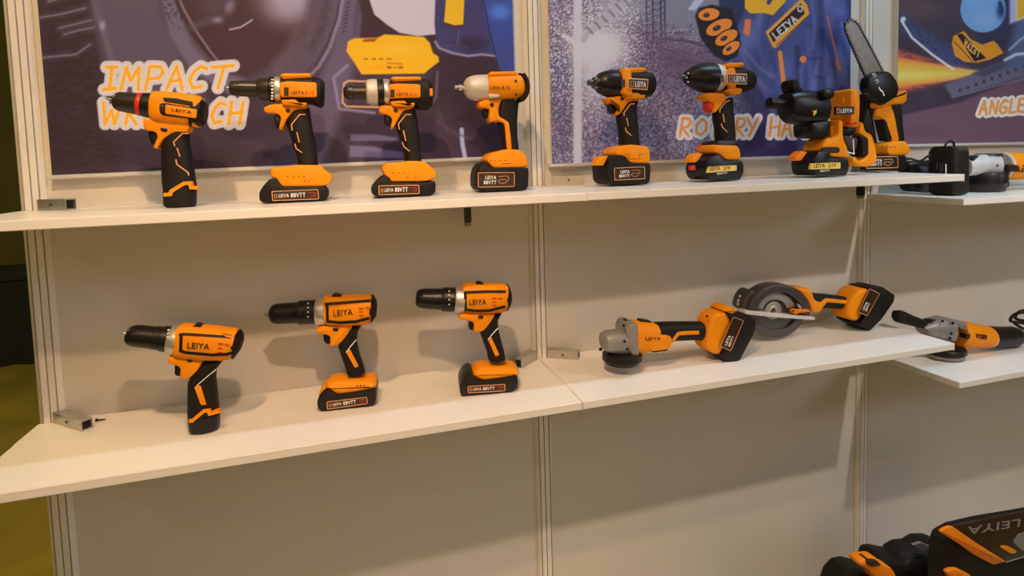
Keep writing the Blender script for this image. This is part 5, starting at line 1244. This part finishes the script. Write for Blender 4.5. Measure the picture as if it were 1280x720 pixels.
t.loft('case_body', drop(t, [((-425, 500), (-418, 1100), .042), ((-400, 458), (-392, 1100), .046), ((-340, 458), (-330, 1100), .05), ((-180, 492), (-170, 1100), .05), ((-150, 450), (-140, 1100), .05), ((-80, 410), (-80, 1100), .05), ((20, 400), (20, 1100), .05), ((100, 350), (110, 1100), .05), ((200, 348), (205, 1100), .05), ((250, 360), (252, 1100), .046)]), BLK, ex=5)
t.slab('grey_sticker', [(14, 412), (90, 386), (196, 432), (112, 470)], -.0525, -.045, GRY if False else ALU, r=4, bev=0, plane=-.052)
t.screw(238, 500, 10, -.051, SIL)
t.rest()
t = case_tool('tool_case', 'black tool case with an orange edged lid and pale lettering, at the bottom right corner', (1140, 630, 8), (800, 1150), -.36)
t.loft('case_body', drop(t, [((262, 345), (262, 1150), .024), ((300, 290), (300, 1150), .029), ((420, 226), (420, 1150), .03), ((700, 160), (700, 1150), .03), ((1000, 110), (1000, 1150), .03), ((1400, 40), (1400, 1150), .03)]), BLK, ex=8)
ld = t.slab('lid_panel', [(410, 222), (700, 162), (960, 108), (1250, 60), (1400, 440), (1110, 532), (930, 584)], -.0335, -.027, LAB, r=6, bev=.001, plane=-.033)
t.slab('orange_edge', [(284, 282), (318, 252), (380, 226), (420, 232), (660, 400), (945, 578), (820, 612), (640, 520), (470, 400)], -.0355, -.027, DYE, r=8, bev=.003, plane=-.035)
t.text('LEIYA', (1085, 150), (560, 232), 72, -.0342, CST, ld)
t.slab('pale_picture', [(1010, 380), (1060, 300), (1200, 260), (1300, 420), (1110, 470)], -.0342, -.033, CST, ld, r=12, bev=0, plane=-.034)
t.slab('yellow_picture', [(880, 430), (900, 412), (960, 420), (1045, 470), (1030, 494), (980, 490)], -.0346, -.033, YEL, ld, r=8, bev=0, plane=-.034)
t.line('pale_edge', [(940, 584), (1110, 532), (1250, 488)], 6, -.0340, CRM, ld)
t.slab('orange_latch', [(350, 690), (400, 660), (470, 656), (600, 720), (640, 800), (420, 800)], -.040, -.027, DYE, r=14, bev=.004, plane=-.04)
t.rest()

# ================================================================ light
def spot(name, loc, aim, power, col, size=.04, ang=110, blend=1):
    l = bpy.data.lights.new(name, 'SPOT'); l.energy = power; l.color = col; l.shadow_soft_size = size; l.spot_size = math.radians(ang); l.spot_blend = blend
    o = bpy.data.objects.new(name, l); C.objects.link(o); o.location = loc
    d = Vector(aim)-Vector(loc); o.rotation_euler = d.to_track_quat('-Z', 'Y').to_euler(); return o
def area_light(name, loc, aim, power, col, sx, sy):
    l = bpy.data.lights.new(name, 'AREA'); l.shape = 'RECTANGLE'; l.size = sx; l.size_y = sy; l.energy = power; l.color = col
    o = bpy.data.objects.new(name, l); C.objects.link(o); o.location = loc
    d = Vector(aim)-Vector(loc); o.rotation_euler = d.to_track_quat('-Z', 'Y').to_euler(); return o
LAMPS = {
 'booth_spot_left': ('S', (.58, -1.016, GZ+2.043), (.55, -.55, GZ+.2), .02, 125),
 'booth_spot_right': ('S', (2.15, -1.016, GZ+2.043), (2.2, -.55, GZ+.2), .02, 125),
 'overhead_left': ('A', (.3, -.776, GZ+3.4), (.3, -.15, 1.2), 1.3, .08),
 'overhead_right': ('A', (2.2, -.776, GZ+3.4), (2.2, -.15, 1.2), 1.3, .08),
 'hall_left': ('A', (-6.5, -8.6, GZ+8.6), (.5, 0, 1.2), .8, .8),
 'hall_right': ('A', (5.5, -4.5, GZ+3.2), (2.0, 0, 1.2), 1.6, 1.2),
 'fill_spot_top': ('S', (.2, -1.4, GZ+2.9), (.35, 0, GZ+1.85), .03, 90),  # added spot to brighten the upper left wall, no known booth lamp
 'front_fill': ('A', (.8, -4.5, GZ+1.2), (.8, 0, 1.0), 4.0, 1.5),  # added soft fill from behind the camera, no real hall lamp
 'floor_bounce': ('A', (.8, -2.4, .3), (.8, 0, 1.4), 3.5, 1.5),
 'carpet_wash': ('A', (-1.8, 1.2, 3.2), (-1.3, 1.9, 0), .8, .8),
}
POWER = {'booth_spot_left': (40.5, 27.0, 16.6), 'booth_spot_right': (39.9, 35.6, 32.0), 'fill_spot_top': (108, 71, 40), 'carpet_wash': (38, 31, 12),
         'front_fill': (19.4, 12, 5.8), 'hall_left': (70, 55, 32), 'hall_right': (29.8, 33.6, 42.2), 'overhead_right': (14.3, 20.6, 25.6), 'overhead_left': (4, 2.8, 2), 'floor_bounce': (0, 0, 0)}
WORLD = (.090, .076, .030)
for k, v in LAMPS.items():
    pw = POWER[k]; mx = max(pw)
    if mx <= 0: continue
    c = tuple(x/mx for x in pw)
    if v[0] == 'S': spot(k, v[1], v[2], mx, c, v[3], v[4])
    else: area_light(k, v[1], v[2], mx, c, v[3], v[4])
w = bpy.data.worlds.new('hall'); bpy.context.scene.world = w; w.use_nodes = True
bg = w.node_tree.nodes['Background']; bg.inputs['Color'].default_value = (*WORLD, 1); bg.inputs['Strength'].default_value = 1
sc = bpy.context.scene
sc.view_settings.view_transform = 'Standard'; sc.view_settings.look = 'None'; sc.view_settings.exposure = 0; sc.view_settings.gamma = 1
sc.view_settings.use_curve_mapping = False
